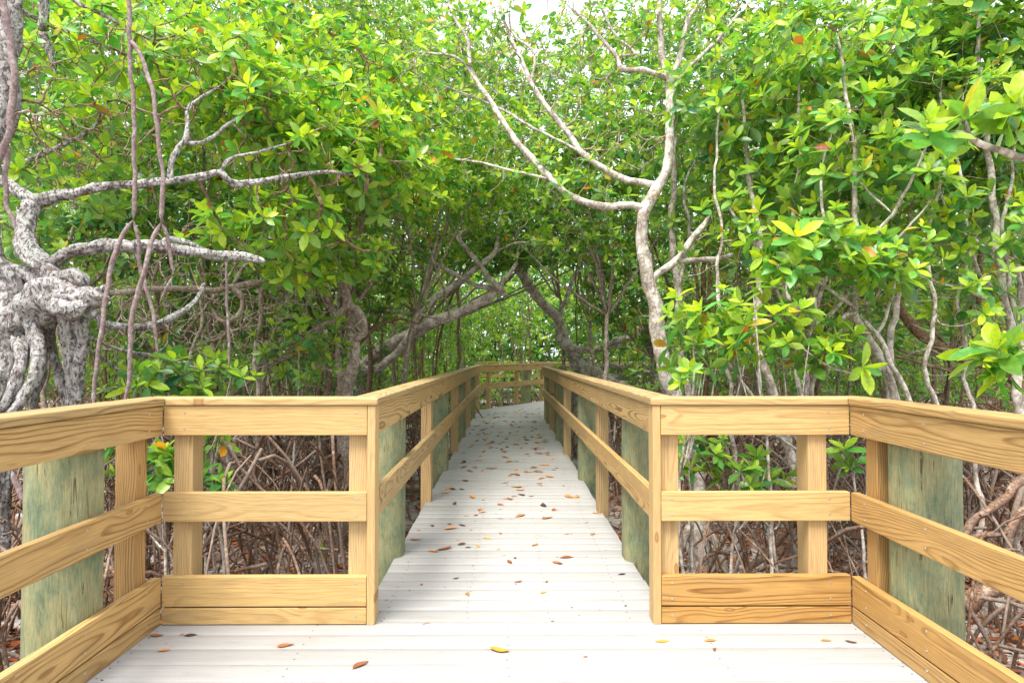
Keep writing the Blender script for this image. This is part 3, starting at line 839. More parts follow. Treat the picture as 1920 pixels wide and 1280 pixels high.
aer = [
    [trace([(238, -80, 4.0, 8), (240, 0, 4.0, 8), (243, 72, 4.0, 8.5), (248, 170, 4.0, 8), (253, 300, 4.0, 8), (250, 412, 4.0, 8.5)]),
     trace([(250, 412, 4.0, 8), (225, 448, 3.97, 8), (213, 480, 3.95, 9), (202, 542, 3.93, 9), (189, 620, 3.9, 8.5), (182, 680, 3.9, 8), (175, 760, 3.9, 7)]),
     trace([(250, 412, 4.0, 7), (257, 445, 4.02, 7), (263, 490, 4.05, 8), (277, 550, 4.05, 7), (289, 610, 4.05, 7), (297, 665, 4.05, 4)])],
    [trace([(243, 72, 4.0, 8), (262, 100, 3.98, 8), (280, 150, 3.96, 8), (292, 215, 3.95, 8), (300, 280, 3.95, 8), (304, 340, 3.95, 8), (302, 417, 3.95, 9)]),
     trace([(302, 417, 3.95, 8), (285, 455, 3.93, 8.5), (268, 510, 3.9, 9), (253, 570, 3.9, 9), (246, 640, 3.9, 9), (240, 715, 3.9, 8), (234, 760, 3.9, 6)]),
     trace([(302, 417, 3.95, 7), (312, 440, 3.98, 7), (320, 480, 4.0, 7), (326, 515, 4.0, 6)]),
     trace([(326, 515, 4.0, 6), (312, 540, 4.0, 5), (298, 570, 4.0, 3)])],
    [trace([(8, -60, 3.9, 13), (16, 70, 3.9, 13), (23, 160, 3.9, 12), (22, 250, 3.9, 13), (4, 290, 3.9, 12), (-20, 330, 3.9, 10)])],
    [trace([(14, 265, 3.95, 9), (14, 340, 3.95, 9), (10, 385, 3.95, 9), (22, 405, 3.95, 8), (28, 432, 3.95, 8)])],
    [trace([(424, 480, 4.4, 5), (425, 540, 4.4, 5), (427, 600, 4.4, 5), (430, 690, 4.4, 5)])],
    [trace([(22, 880, 3.75, 11), (40, 930, 3.75, 11), (55, 950, 3.75, 9)])],
]
crowns = [E(150, 95, 5.2, 1.0, .7, .55, 85), E(330, 120, 5.2, .7, .6, .6, 80), E(450, 180, 5.1, .6, .55, .5, 120), E(590, 250, 5.2, .7, .6, .45, 170),
          E(690, 300, 5.6, .65, .6, .4, 130), E(500, 420, 5.0, .6, .4, .24, 55), E(650, 480, 5.6, .5, .35, .22, 44), E(560, 520, 5.6, .35, .3, .14, 14), E(120, 320, 5.4, .7, .5, .4, 45)]
bare = [E(250, 180, 4.7, .9, .5, .55, 150), E(530, 320, 4.8, .55, .4, .25, 80), E(120, 240, 4.7, .5, .4, .4, 60)]
make_tree('mangrove_tree', 'gnarled old mangrove with thick lichen-patched trunk and hanging aerial roots behind the left platform rail', 'tree',
          limbs, crowns, 'gnarled', 'twig', [], aer, bare, L=.112, rows=5, bright=1.0, K=26, step=.022, rough=.10, wob=.3, seed=11, base_r=.0036)

# 2. pale-barked mangrove right of the walkway mouth
Y = 5.6
trunk = TR(gp(1322, Y, 70), [(1318, 1040, Y, 44), (1305, 960, Y, 34), (1297, 860, Y, 30), (1284, 790, Y, 29), (1268, 740, Y, 29), (1253, 695, Y, 29), (1236, 640, Y, 27), (1222, 560, Y, 27), (1210, 512, Y, 26), (1203, 456, Y, 22), (1207, 400, Y, 23),
     (1230, 360, 5.65, 22), (1250, 322, 5.7, 19), (1255, 262, 5.8, 16), (1254, 190, 5.9, 16), (1254, 150, 6, 17), (1243, 100, 6.1, 13), (1237, 20, 6.2, 10), (1236, -70, 6.3, 7)])
limbs = [trunk,
    trace([(1207, 396, Y, 16), (1195, 388, Y, 15), (1160, 386, Y, 14), (1116, 384, Y, 14), (1071, 367, 5.65, 13), (1034, 337, 5.7, 12), (996, 296, 5.8, 12), (962, 255, 5.9, 11), (932, 210, 6, 10), (902, 165, 6.1, 9), (884, 131, 6.2, 9), (876, 75, 6.3, 7), (850, 30, 6.4, 5), (835, -30, 6.5, 4)]),
    trace([(1243, 345, 5.7, 14), (1220, 347, 5.7, 14), (1195, 343, 5.7, 13), (1165, 334, 5.75, 13), (1127, 311, 5.8, 12), (1090, 285, 5.9, 11), (1064, 251, 6, 11), (1034, 210, 6.1, 10), (996, 157, 6.2, 9), (977, 112, 6.3, 7), (940, 26, 6.5, 5), (930, -30, 6.6, 4)]),
    trace([(1218, 535, Y, 12), (1232, 512, Y, 13), (1250, 500, Y, 14), (1277, 482, Y, 14), (1302, 445, Y, 12), (1325, 414, Y, 9), (1332, 402, Y, 4)]),
    trace([(1262, 492, Y, 10), (1300, 486, Y, 10), (1345, 485, Y, 9), (1385, 474, Y, 7), (1410, 468, Y, 3)]),
    trace([(1252, 148, 6, 13), (1240, 142, 6, 11), (1202, 131, 6, 10), (1165, 132, 6, 9), (1157, 105, 6.05, 8), (1130, 75, 6.1, 7), (1100, 42, 6.2, 6), (1060, 5, 6.3, 4)]),
    trace([(1157, 105, 6.05, 6), (1190, 100, 6.1, 5), (1150, 60, 6.2, 5), (1120, 0, 6.3, 4)]),
    trace([(1256, 150, 6, 12), (1277, 100, 6.05, 10), (1290, 40, 6.1, 8), (1330, -20, 6.2, 6)]),
    trace([(1256, 165, 6, 7), (1300, 120, 6.1, 8), (1345, 75, 6.2, 7), (1390, 20, 6.3, 5)]),
    trace([(902, 165, 6.1, 6), (860, 110, 6.2, 5), (800, 100, 6.3, 4), (770, 98, 6.4, 3)]),
    trace([(1034, 337, 5.7, 5), (960, 320, 5.8, 5), (900, 305, 5.9, 4), (850, 298, 6, 3)]),
    trace([(996, 157, 6.2, 5), (1000, 100, 6.3, 5), (960, 60, 6.4, 4), (955, 10, 6.5, 3)]),
    trace([(1090, 285, 5.9, 5), (1000, 240, 6.0, 5), (930, 200, 6.2, 4), (830, 160, 6.3, 3)]),
]
rootsW = [TR(None, [(1300, 980, Y, 16), (1285, 1010, 5.5, 16), (1262, 1075, 5.4, 15), (1255, 1110, 5.4, 12)]), TR(None, [(1312, 990, Y, 18), (1345, 1020, 5.5, 17), (1365, 1080, 5.35, 14)])]
crowns = [E(860, 80, 6.4, .6, .4, .5, 55), E(960, 40, 6.6, .5, .4, .4, 26), E(1130, 60, 6.3, .6, .5, .4, 40), E(1260, 20, 6.4, .6, .5, .4, 50), E(1060, 340, 5.7, .5, .3, .2, 24), E(1180, 250, 6.2, .5, .4, .4, 34)]
bare = [E(870, 110, 6.3, .7, .4, .55, 170), E(1000, 150, 6.2, .8, .4, .55, 150), E(1130, 80, 6.2, .7, .4, .45, 110), E(1150, 270, 6, .5, .3, .3, 40), E(1290, 80, 6.2, .5, .4, .4, 40), E(930, 300, 5.9, .4, .3, .3, 24)]
make_tree('mangrove_tree', 'pale-barked mangrove behind the right cross railing, its two long limbs arching over the walkway', 'tree', limbs, crowns, 'pale', 'ptwig', rootsW, [], bare,
          L=.085, rows=5, bright=.7, nl=(4, 7), K=12, step=.035, rough=.07, wob=.25, seed=12, root_bark='grey', base_r=.0034)

# 3. sloping trunk leaning over the walkway from the left
Y = 9.6
limbs = [TR(gp(655, Y, 34), [(664, 760, Y, 32), (674, 711, Y, 31), (698, 677, 9.5, 30), (745, 640, 9.4, 29), (790, 617, 9.3, 28), (846, 591, 9.2, 26), (895, 565, 9.1, 23), (932, 546, 9.1, 19), (950, 520, 9.2, 10), (965, 498, 9.3, 8), (972, 470, 9.4, 6)]),
    trace([(668, 668, 9.2, 14), (676, 684, 9.2, 18), (690, 690, 9.2, 19), (715, 687, 9.2, 19), (745, 662, 9.2, 18), (771, 625, 9.2, 17), (782, 590, 9.2, 17), (820, 554, 9.2, 16), (865, 527, 9.2, 15), (902, 497, 9.2, 14), (929, 467, 9.3, 12), (934, 430, 9.4, 9), (940, 390, 9.5, 6)]),
    trace([(952, 556, 9.1, 12), (929, 543, 9.1, 14), (887, 531, 9.2, 10), (854, 516, 9.2, 10), (805, 486, 9.3, 9), (770, 440, 9.5, 7), (740, 410, 9.6, 5)]),
    trace([(948, 548, 9.0, 15), (925, 528, 9.0, 14), (902, 501, 9.1, 13), (880, 475, 9.1, 11), (861, 449, 9.2, 12), (880, 430, 9.3, 10), (903, 410, 9.4, 8), (960, 398, 9.5, 5)]),
    trace([(929, 472, 9.3, 7), (970, 455, 9.3, 6), (1010, 460, 9.3, 5), (1060, 440, 9.4, 4)]),
    trace([(690, 690, 9.2, 12), (672, 700, 9.3, 10), (645, 660, 9.3, 8), (600, 690, 9.3, 6)])]
for q in limbs: q[:, 3] *= .8
roots3 = scatter_roots(np.array(gp(655, Y, 1)[:2]), 1.5, 9, 1.0, np.random.default_rng(5), .02)
make_tree('mangrove_tree', 'grey mangrove left of the walkway with two parallel trunks slanting across to its middle', 'tree', limbs,
          [E(830, 330, 9.3, 1.2, .9, .7, 180), E(960, 420, 9.6, .9, .8, .4, 90), E(700, 380, 9.4, .8, .7, .6, 80), E(840, 455, 9.4, .9, .6, .35, 70)], 'pale', 'twig', roots3, [],
          [E(900, 430, 9.3, .9, .6, .5, 60), E(760, 460, 9.4, .6, .5, .5, 50)], L=.1, rows=4, bright=.6, K=12, step=.05, rough=.08, wob=.4, seed=13)

# 4. curving trunk on the right of the bend with its fallen root mass
Y = 12.2
limbs = [TR(gp(1092, Y, 24), [(1088, 720, Y, 26), (1079, 690, Y, 25), (1066, 665, Y, 22), (1054, 640, Y, 20), (1045, 599, Y, 19), (1022, 566, 12, 18), (992, 527, 11.8, 17), (974, 505, 11.7, 16), (940, 486, 11.5, 12), (905, 440, 11.4, 8)]),
    trace([(1047, 620, Y, 13), (1058, 643, Y, 14), (1075, 652, 12.1, 14), (1120, 651, 11.9, 13), (1165, 640, 11.6, 12), (1217, 629, 11.3, 10), (1262, 640, 11.2, 6)]),
    trace([(1046, 590, Y, 9), (1064, 550, Y, 8), (1090, 497, Y, 8), (1105, 467, Y, 6), (1112, 400, Y, 4)]),
    trace([(974, 505, 11.7, 10), (990, 470, 11.6, 7), (1030, 440, 11.6, 5), (1050, 380, 11.6, 4)]),
    trace([(1080, 680, Y, 20), (1100, 688, 12, 24), (1125, 698, 11.8, 22), (1165, 719, 11.4, 17), (1200, 738, 11, 14), (1250, 790, 10.5, 12), (1270, 860, 10.3, 12)]),
    trace([(1100, 690, 12, 14), (1140, 684, 11.9, 12), (1170, 690, 11.7, 9), (1190, 680, 11.6, 6)]),
    trace([(1090, 690, 12, 16), (1120, 712, 11.8, 14), (1150, 745, 11.6, 12), (1160, 800, 11.4, 11)]),
    trace([(1110, 692, 12, 12), (1150, 705, 11.9, 12), (1210, 700, 11.7, 8), (1240, 720, 11.6, 8), (1255, 800, 11.6, 8)])]
make_tree('mangrove_tree', 'dark curving mangrove with a toppled root mass where the walkway bends right', 'tree', limbs,
          [E(1000, 400, 11.6, 1.1, .9, .5, 110), E(1120, 420, 12, 1.0, .8, .8, 110)], 'pale', 'twig', [], [], [E(1100, 520, 12, .9, .6, .6, 60), E(1180, 660, 11.6, .8, .6, .4, 60)],
          L=.1, rows=4, bright=.5, K=12, step=.06, rough=.12, wob=.5, seed=14)

# 5. slender right-hand stems behind the cross railing
Y = 6.5
make_tree('mangrove_tree', 'slim pale mangrove stem rising close behind the pale arching tree', 'tree',
    [TR(gp(1318, Y, 18), [(1306, 880, Y, 15), (1296, 780, Y, 14), (1283, 690, Y, 13), (1273, 590, Y, 13), (1264, 480, Y, 12), (1261, 380, Y, 12), (1266, 260, Y, 9), (1275, 170, Y, 6)]),
     trace([(1270, 560, Y, 6), (1285, 480, Y, 8), (1292, 420, Y, 7), (1283, 350, Y, 5), (1310, 290, Y, 4)])],
    [E(1330, 270, 6.8, .9, .7, .7, 130), E(1330, 430, 6.8, .6, .5, .5, 45)], 'pale', 'twig', [], [], [E(1320, 500, 6.6, .5, .4, .6, 40)], L=.1, rows=4, bright=.45, seed=15, wob=.5)
Y = 5.2
make_tree('mangrove_tree', 'orange-lichened mangrove stem left of the right-hand railing post, forked low behind the rail', 'tree',
    [TR(gp(1505, Y, 26), [(1496, 960, Y, 22), (1480, 830, Y, 18), (1449, 733, Y, 16), (1430, 685, Y, 15), (1413, 640, Y, 14), (1424, 580, Y, 13), (1423, 500, Y, 12), (1420, 420, 5.3, 11), (1405, 330, 5.5, 9), (1396, 250, 5.7, 7), (1392, 150, 5.8, 5)]),
     trace([(1423, 470, Y, 7), (1390, 420, Y, 6), (1360, 380, 5.3, 4)]), trace([(1424, 560, Y, 7), (1460, 500, Y, 6), (1500, 440, 5.3, 4)]),
     trace([(1480, 830, Y, 12), (1440, 800, Y, 10), (1420, 760, Y, 8), (1380, 700, Y, 6), (1350, 650, 5.1, 5)])],
    [E(1390, 420, 5.4, .4, .35, .35, 26), E(1400, 200, 5.9, .8, .7, .7, 110), E(1470, 330, 5.5, .5, .4, .4, 45), E(1330, 620, 4.9, .35, .3, .3, 24)], 'pale', 'twig',
    [TR(None, [(1500, 970, Y, 14), (1470, 1000, 5.05, 14), (1430, 1040, 4.9, 13), (1392, 1080, 4.75, 12), (1370, 1120, 4.7, 11)]), TR(None, [(1500, 940, Y, 9), (1500, 1010, 5.0, 9), (1506, 1110, 4.95, 8)])],
    [], [E(1420, 540, 5.3, .5, .4, .5, 40)], L=.115, rows=5, bright=.62, seed=16, wob=.6, K=12)
Y = 4.5
make_tree('mangrove_tree', 'spreading young mangrove with a V of thin branches behind the right corner post', 'tree',
    [TR(gp(1745, Y, 20), [(1722, 860, Y, 17), (1692, 780, Y, 15), (1672, 735, Y, 14), (1654, 690, Y, 14), (1632, 640, Y, 13), (1612, 595, Y, 12), (1606, 560, Y, 11), (1608, 500, 4.55, 11), (1606, 430, 4.6, 10), (1604, 350, 4.7, 9), (1597, 250, 4.8, 8), (1590, 185, 4.9, 7), (1578, 120, 5, 6), (1568, 60, 5.1, 4)]),
     trace([(1740, 860, Y, 11), (1707, 752, 4.4, 10), (1690, 715, 4.4, 9), (1666, 668, 4.4, 9), (1645, 630, 4.4, 8), (1612, 590, 4.45, 8)]),
     trace([(1608, 580, Y, 8), (1572, 557, 4.4, 7), (1535, 527, 4.35, 6), (1505, 500, 4.3, 5), (1478, 472, 4.3, 4)]),
     trace([(1608, 585, Y, 7), (1580, 596, 4.4, 7), (1572, 632, 4.35, 6), (1556, 680, 4.3, 5), (1550, 720, 4.3, 4)]),
     trace([(1612, 575, Y, 6), (1640, 560, 4.4, 6), (1660, 520, 4.4, 5), (1655, 470, 4.4, 4)]),
     trace([(1606, 520, 4.5, 7), (1640, 440, 4.5, 6), (1674, 401, 4.4, 6), (1711, 334, 4.3, 5), (1741, 262, 4.2, 4)]),
     trace([(1674, 401, 4.4, 5), (1640, 370, 4.5, 4), (1600, 330, 4.5, 3)]),
     trace([(1655, 470, 4.45, 5), (1700, 430, 4.4, 4), (1750, 370, 4.4, 3)]),
     trace([(1632, 640, Y, 7), (1660, 600, 4.5, 6), (1675, 540, 4.5, 5), (1685, 470, 4.5, 4)]),
     trace([(1655, 690, Y, 6), (1620, 700, 4.3, 5), (1560, 690, 4.2, 4), (1500, 650, 4.1, 3)])],
    [E(1480, 470, 4.3, .33, .3, .3, 34), E(1570, 460, 4.4, .3, .3, .22, 24), E(1660, 490, 4.3, .35, .3, .22, 30), E(1570, 640, 4.2, .25, .25, .2, 16), E(1600, 300, 4.8, .6, .5, .5, 70), E(1560, 110, 5.1, .7, .6, .5, 100), E(1720, 300, 4.4, .3, .3, .25, 18)],
    'pale', 'twig', scatter_roots(np.array(gp(1745, Y, 1)[:2]), .7, 6, .6, np.random.default_rng(8), .016), [], [E(1580, 560, 4.4, .4, .3, .35, 36)], L=.12, rows=5, bright=.68, seed=17, wob=.5, K=12)
Y = 4.6
make_tree('mangrove_tree', 'tall thin mangrove with twin stems near the right edge of the photo', 'tree',
    [TR(gp(1950, Y, 22), [(1930, 880, Y, 16), (1914, 775, Y, 15), (1902, 685, Y, 14), (1888, 595, Y, 14), (1876, 494, Y, 13), (1862, 400, 4.7, 12), (1856, 300, 4.8, 11), (1840, 160, 4.9, 9), (1835, 60, 5, 7), (1850, -40, 5.1, 5)]),
     trace([(1912, 760, Y, 9), (1912, 640, 4.6, 9), (1895, 540, 4.6, 8), (1880, 440, 4.7, 7), (1895, 340, 4.8, 6), (1905, 250, 4.9, 5)]),
     trace([(1888, 595, Y, 6), (1850, 560, 4.6, 6), (1790, 540, 4.6, 5), (1730, 520, 4.6, 4)]),
     trace([(1876, 494, Y, 6), (1830, 450, 4.7, 6), (1780, 400, 4.7, 4), (1760, 350, 4.8, 3)])],
    [E(1860, 60, 5.1, .8, .6, .5, 110), E(1830, 240, 4.9, .5, .5, .4, 45), E(1770, 420, 4.8, .4, .4, .3, 30), E(1900, 430, 4.6, .35, .3, .3, 22), E(1820, 560, 4.6, .4, .3, .2, 18)],
    'pale', 'twig', scatter_roots(np.array(gp(1950, Y, 1)[:2]), 1.0, 7, .8, np.random.default_rng(9), .022) + [
        trace([(1960, 860, 4.3, 18), (1920, 893, 4.25, 17), (1885, 930, 4.2, 16), (1850, 962, 4.15, 15), (1812, 1000, 4.1, 14), (1790, 1060, 4.1, 13)]),
        trace([(1950, 930, 4.2, 17), (1915, 965, 4.15, 16), (1893, 1000, 4.1, 15), (1890, 1050, 4.1, 14), (1885, 1200, 4.1, 13)]),
        trace([(1895, 998, 4.1, 11), (1860, 1003, 4.1, 11), (1825, 1008, 4.1, 9), (1800, 1040, 4.1, 8)]),
        trace([(1790, 1165, 3.9, 34), (1830, 1120, 3.9, 30), (1870, 1105, 3.95, 27), (1930, 1060, 4.0, 26), (2000, 1040, 4.1, 24)])], [], [E(1830, 600, 4.7, .4, .3, .4, 34)], L=.115, rows=5, bright=.55, seed=18, wob=.5, K=12)
Y = 6.4
make_tree('mangrove_tree', 'brown mangrove with a smooth bowed trunk in the dark thicket behind the right railing', 'tree',
    [TR(gp(1960, Y, 24), [(1925, 760, Y, 22), (1895, 705, Y, 21), (1854, 690, Y, 20), (1820, 680, Y, 20), (1767, 655, Y, 19), (1722, 614, Y, 18), (1690, 575, Y, 16), (1665, 510, Y, 13), (1670, 420, Y, 10), (1690, 330, Y, 7)]),
     trace([(1865, 690, Y, 12), (1860, 640, Y, 11), (1842, 590, Y, 10), (1835, 520, Y, 10), (1845, 400, Y, 7)]),
     trace([(1830, 684, Y, 8), (1780, 690, Y, 8), (1720, 680, 6.3, 7), (1660, 660, 6.3, 5)])],
    [E(1720, 330, 6.6, 1.1, .9, .9, 190), E(1850, 400, 6.6, .8, .7, .6, 90)], 'olive', 'twig', scatter_roots(np.array(gp(1960, Y, 1)[:2]), 1.2, 10, 1.1, np.random.default_rng(10), .022), [],
    [E(1760, 560, 6.5, .8, .5, .6, 70)], L=.105, rows=4, bright=.35, seed=19, wob=.4)

# near branch reaching in at the right edge
tb = [2.55, 2.1, GZ - .1, .05]
make_tree('mangrove_tree', 'near mangrove whose large-leaved branch reaches into the right edge above the railing', 'tree',
    [np.array([tb, [2.62, 2.1, .4, .045], [2.58, 2.15, 1.4, .036], [2.5, 2.25, 2.2, .026], [2.6, 2.4, 3.2, .016]]),
     np.vstack([[[2.54, 2.2, 1.75, .014]], trace([(1985, 300, 2.35, 16), (1920, 296, 2.35, 14), (1880, 286, 2.33, 13), (1835, 270, 2.3, 12), (1814, 249, 2.3, 10), (1811, 222, 2.3, 7)])]),
     trace([(1814, 249, 2.3, 8), (1795, 248, 2.28, 7), (1765, 251, 2.26, 6), (1740, 250, 2.25, 5)]),
     np.vstack([[[2.56, 2.2, 1.5, .012]], trace([(1990, 690, 2.7, 10), (1930, 665, 2.7, 8), (1890, 680, 2.7, 6)])])],
    [(at(1811, 218, 2.3), (.03, .03, .02), 2), (at(1738, 245, 2.25), (.03, .03, .02), 2), (at(1905, 220, 2.3), (.07, .05, .06), 4), (at(1880, 680, 2.75), (.12, .1, .10), 9)],
    'pale', 'twig', [], L=.13, rows=5, bright=.95, nl=(7, 9), seed=20, K=10, step=.03, base_r=.003, keep=lambda P: np.ones(len(P), bool))

# crooked limbs behind the hanging roots
Y = 6.4
make_tree('mangrove_tree', 'crooked grey mangrove whose long level limb crosses behind the hanging roots', 'tree',
    [TR(gp(652, Y, 26), [(654, 800, Y, 24), (656, 735, Y, 22), (661, 660, Y, 20), (654, 600, Y, 19), (646, 540, Y, 15), (650, 470, Y, 10), (630, 400, Y, 7)]),
     trace([(648, 560, Y, 12), (637, 497, 6.3, 12), (600, 510, 6.2, 11), (562, 522, 6.1, 12), (530, 543, 6.0, 12), (512, 540, 6.0, 12), (487, 529, 5.9, 12), (435, 535, 5.8, 12), (375, 544, 5.7, 11), (300, 543, 5.6, 11), (225, 545, 5.5, 10), (165, 540, 5.4, 9), (110, 520, 5.3, 6)]),
     trace([(660, 640, Y, 18), (676, 606, 6.3, 17), (672, 582, 6.3, 16), (655, 580, 6.3, 14), (630, 600, 6.3, 12), (596, 626, 6.2, 11), (560, 655, 6.2, 8), (500, 690, 6.1, 5)]),
     trace([(430, 536, 5.8, 8), (452, 556, 5.8, 9), (454, 585, 5.8, 9), (436, 600, 5.8, 9), (410, 596, 5.8, 8), (396, 575, 5.8, 6)]),
     trace([(490, 530, 5.9, 7), (487, 600, 5.9, 8), (478, 680, 5.9, 8), (484, 760, 5.9, 7), (478, 900, 5.9, 6)]),
     trace([(372, 545, 5.7, 6), (378, 600, 5.7, 6), (360, 660, 5.7, 6), (340, 720, 5.7, 5)]),
     trace([(560, 655, 6.2, 6), (600, 690, 6.2, 6), (650, 700, 6.2, 5)]),
     trace([(435, 535, 5.8, 6), (470, 490, 5.9, 7), (540, 470, 6.0, 6), (600, 430, 6.1, 5), (640, 380, 6.1, 4)])],
    [E(560, 490, 6.0, .6, .4, .2, 26), E(640, 400, 6.2, .6, .5, .35, 40)], 'grey', 'ptwig', scatter_roots(np.array(gp(652, Y, 1)[:2]), 1.1, 8, .9, np.random.default_rng(21), .018), (),
    [E(480, 620, 6.0, .8, .5, .4, 110), E(600, 600, 6.1, .5, .4, .4, 60), E(320, 620, 5.8, .7, .4, .35, 70)], L=.105, rows=5, bright=.5, K=12, step=.04, rough=.09, wob=.6, seed=401, base_r=.003)

# thin stems standing among the right-hand leaves
for (lab, pts, cr, sd) in (
    ('thin straight pale mangrove stem next to the slim pale one behind the right cross railing', [(1500, 760, 4.9, 9), (1494, 640, 4.9, 8), (1478, 520, 4.9, 8), (1490, 380, 5.0, 7), (1500, 240, 5.1, 6), (1492, 120, 5.2, 4)], [E(1492, 130, 5.2, .35, .3, .3, 18)], 301),
    ('thin mangrove stem leaning right, just left of the V of thin branches', [(1520, 780, 4.4, 8), (1535, 680, 4.4, 8), (1530, 560, 4.5, 7), (1548, 440, 4.6, 6), (1538, 330, 4.7, 5), (1560, 250, 4.8, 4)], [E(1560, 250, 4.8, .3, .3, .25, 14)], 302),
    ('thin crooked mangrove stem right of the V of thin branches', [(1760, 800, 4.5, 9), (1735, 700, 4.5, 8), (1752, 580, 4.5, 8), (1738, 450, 4.6, 7), (1770, 310, 4.7, 6), (1762, 160, 4.8, 4)], [E(1762, 160, 4.8, .35, .3, .3, 18)], 303),
    ('thin tall mangrove stem beside the bowed brown trunk', [(1830, 820, 4.7, 8), (1812, 700, 4.7, 8), (1800, 560, 4.7, 7), (1815, 420, 4.8, 6), (1796, 300, 4.8, 5), (1805, 170, 4.9, 4)], [E(1805, 170, 4.9, .35, .3, .3, 16)], 304),
    ('thin pale mangrove stem close to the right of the pale arching tree', [(1372, 780, 5.2, 8), (1360, 680, 5.2, 7), (1345, 560, 5.2, 7), (1352, 440, 5.3, 6), (1340, 330, 5.4, 5), (1350, 200, 5.5, 4)], [E(1350, 210, 5.5, .35, .3, .3, 16)], 305)):
    make_tree('mangrove_tree', lab, 'tree', [TR(gp(pts[0][0] + 8, pts[0][2], pts[0][3] + 3), pts)], cr, 'pale', 'ptwig', [], (), [(at(pts[2][0], pts[2][1], pts[2][2]), (.3, .25, .7), 26)], L=.11, rows=5, bright=.6, seed=sd, wob=.9, K=8, base_r=.0026)

# low bright saplings and seedlings near the rails
def sapling(px, py_top, Y, n, label, spread=.3, L=.115, bright=.7, seed=1, name='mangrove_sapling', bark='pale', extra=()):
    r_ = np.random.default_rng(seed)
    c = at(px, py_top, Y); b = np.array([c[0] + r_.normal(0, .08), Y, GZ - .08])
    mid = (b + c) / 2 + r_.normal(0, .05, 3)
    lim = [np.array([[*b, .013], [*mid, .010], [*(c - [0, 0, spread * .8]), .007], [*c, .003]])]
    for k in range(3):
        o = r_.normal(0, 1, 3) * [spread, spread * .8, spread * .4]
        lim.append(np.array([[*(mid + (c - mid) * .3), .007], [*((mid + c) / 2 + o * .5), .005], [*(c + o * .8), .003]]))
    make_tree(name, label, 'sapling', lim, [(c, (spread, spread * .8, spread * .75), max(2, int(n * .72))), *extra], bark, 'twig', L=L, rows=5, bright=bright, seed=seed, K=8, wob=.4)
sapling(1300, 610, 4.3, 30, 'bright leafy mangrove sapling in front of the pale arching tree', .34, .118, .85, 31)
sapling(1420, 610, 4.2, 36, 'bright yellow-green mangrove sapling standing over the right cross railing', .34, .118, .85, 32)
sapling(1510, 665, 4.4, 16, 'small mangrove sapling with few leaves beside the bright yellow-green one', .24, .105, .65, 33)
sapling(1300, 690, 4.0, 8, 'low green mangrove shoot against the foot of the pale trunk', .14, .105, .6, 34)
sapling(1300, 850, 4.3, 16, 'mangrove seedling seen through the upper gap of the right cross railing', .24, .095, .45, 35)
sapling(1385, 875, 4.2, 18, 'wide-leaved mangrove seedling in the middle of the right cross railing gap', .22, .105, .5, 36)
sapling(1440, 890, 4.5, 9, 'little mangrove seedling beside the lichened root behind the right railing', .14, .09, .5, 37)
sapling(1600, 860, 4.3, 6, 'mangrove seedling between the two right corner posts', .12, .095, .5, 38)
sapling(340, 712, 4.6, 26, 'dark green mangrove seedling topping the left cross railing', .26, .115, .30, 39)
sapling(430, 700, 5.0, 18, 'second dark seedling over the left cross railing, beside the darkest one', .22, .105, .38, 40)
sapling(560, 650, 6.0, 46, 'bushy mangrove sapling with yellowing leaves left of the sloping trunk', .42, .105, .55, 41)
sapling(240, 850, 3.9, 16, 'broad-leaved seedling between the left pile and the corner post', .2, .115, .35, 42)
sapling(305, 880, 3.85, 14, 'seedling peeking between the two left corner posts', .14, .11, .3, 43)
sapling(400, 900, 4.1, 10, 'glossy seedling to the right of the left cross railing post', .14, .11, .35, 44)
sapling(400, 825, 4.6, 9, 'seedling just under the top board of the left cross railing', .12, .10, .5, 45)
sapling(600, 1035, 5.6, 4, 'tiny seedling among the brown roots behind the left cross railing', .07, .09, .4, 46)
sapling(265, 720, 4.3, 8, 'small seedling between the two hanging aerial roots', .12, .105, .45, 47)

# ------------------------------------------------------------------ canopy trees on both sides, each a tree of its own
def canopy_tree(label, px, Y, crowns, bark='grey', bright=.5, seed=1, L=.1, rows=4, w=.032, bare=(), nroots=8, x=None, group=None, lean=.35, rh=1.3, rs=1.0, br_=.0024, tw='twig'):
    crowns = [(c_, r2, int(n_ * (1.15 if seed in (63, 64, 65, 67, 68) else 1.45))) for (c_, r2, n_) in crowns]
    r_ = np.random.default_rng(seed)
    bx = at(px, 700, Y)[0] if x is None else x
    b = np.array([bx, Y, GZ - .1])
    c = np.mean([q[0] for q in crowns], axis=0)
    limbs = []
    fork = np.array([bx + (c[0] - bx) * .3, Y + (c[1] - Y) * .3, max(.5, c[2] * .45)]) + r_.normal(0, .12, 3)
    m = (b + fork) / 2 + r_.normal(0, .12, 3) * [1, 1, 0]
    limbs.append(np.array([[*b, w * 1.2], [*m, w], [*fork, w * .85], [*((fork + c) / 2 + r_.normal(0, .15, 3)), w * .6], [*c, w * .3]]))
    for (cc, rr, n) in list(crowns) + list(bare):
        for k in range(2):
            t = np.asarray(cc) + r_.normal(0, .5, 3) * np.asarray(rr)
            m = (fork * .5 + t * .5) + r_.normal(0, .22, 3)
            limbs.append(np.array([[*(fork + (m - fork) * .02), w * .6], [*m, w * .45], [*t, w * .2]]))
    roots = scatter_roots(b[:2], rh, nroots, rs, r_, .016)
    return make_tree('mangrove_tree', label, 'tree', limbs, crowns, bark, tw, roots, (), bare, group, L, (6, 9), rows, bright, 9, .07, .08, .5, seed, 'root', br_)

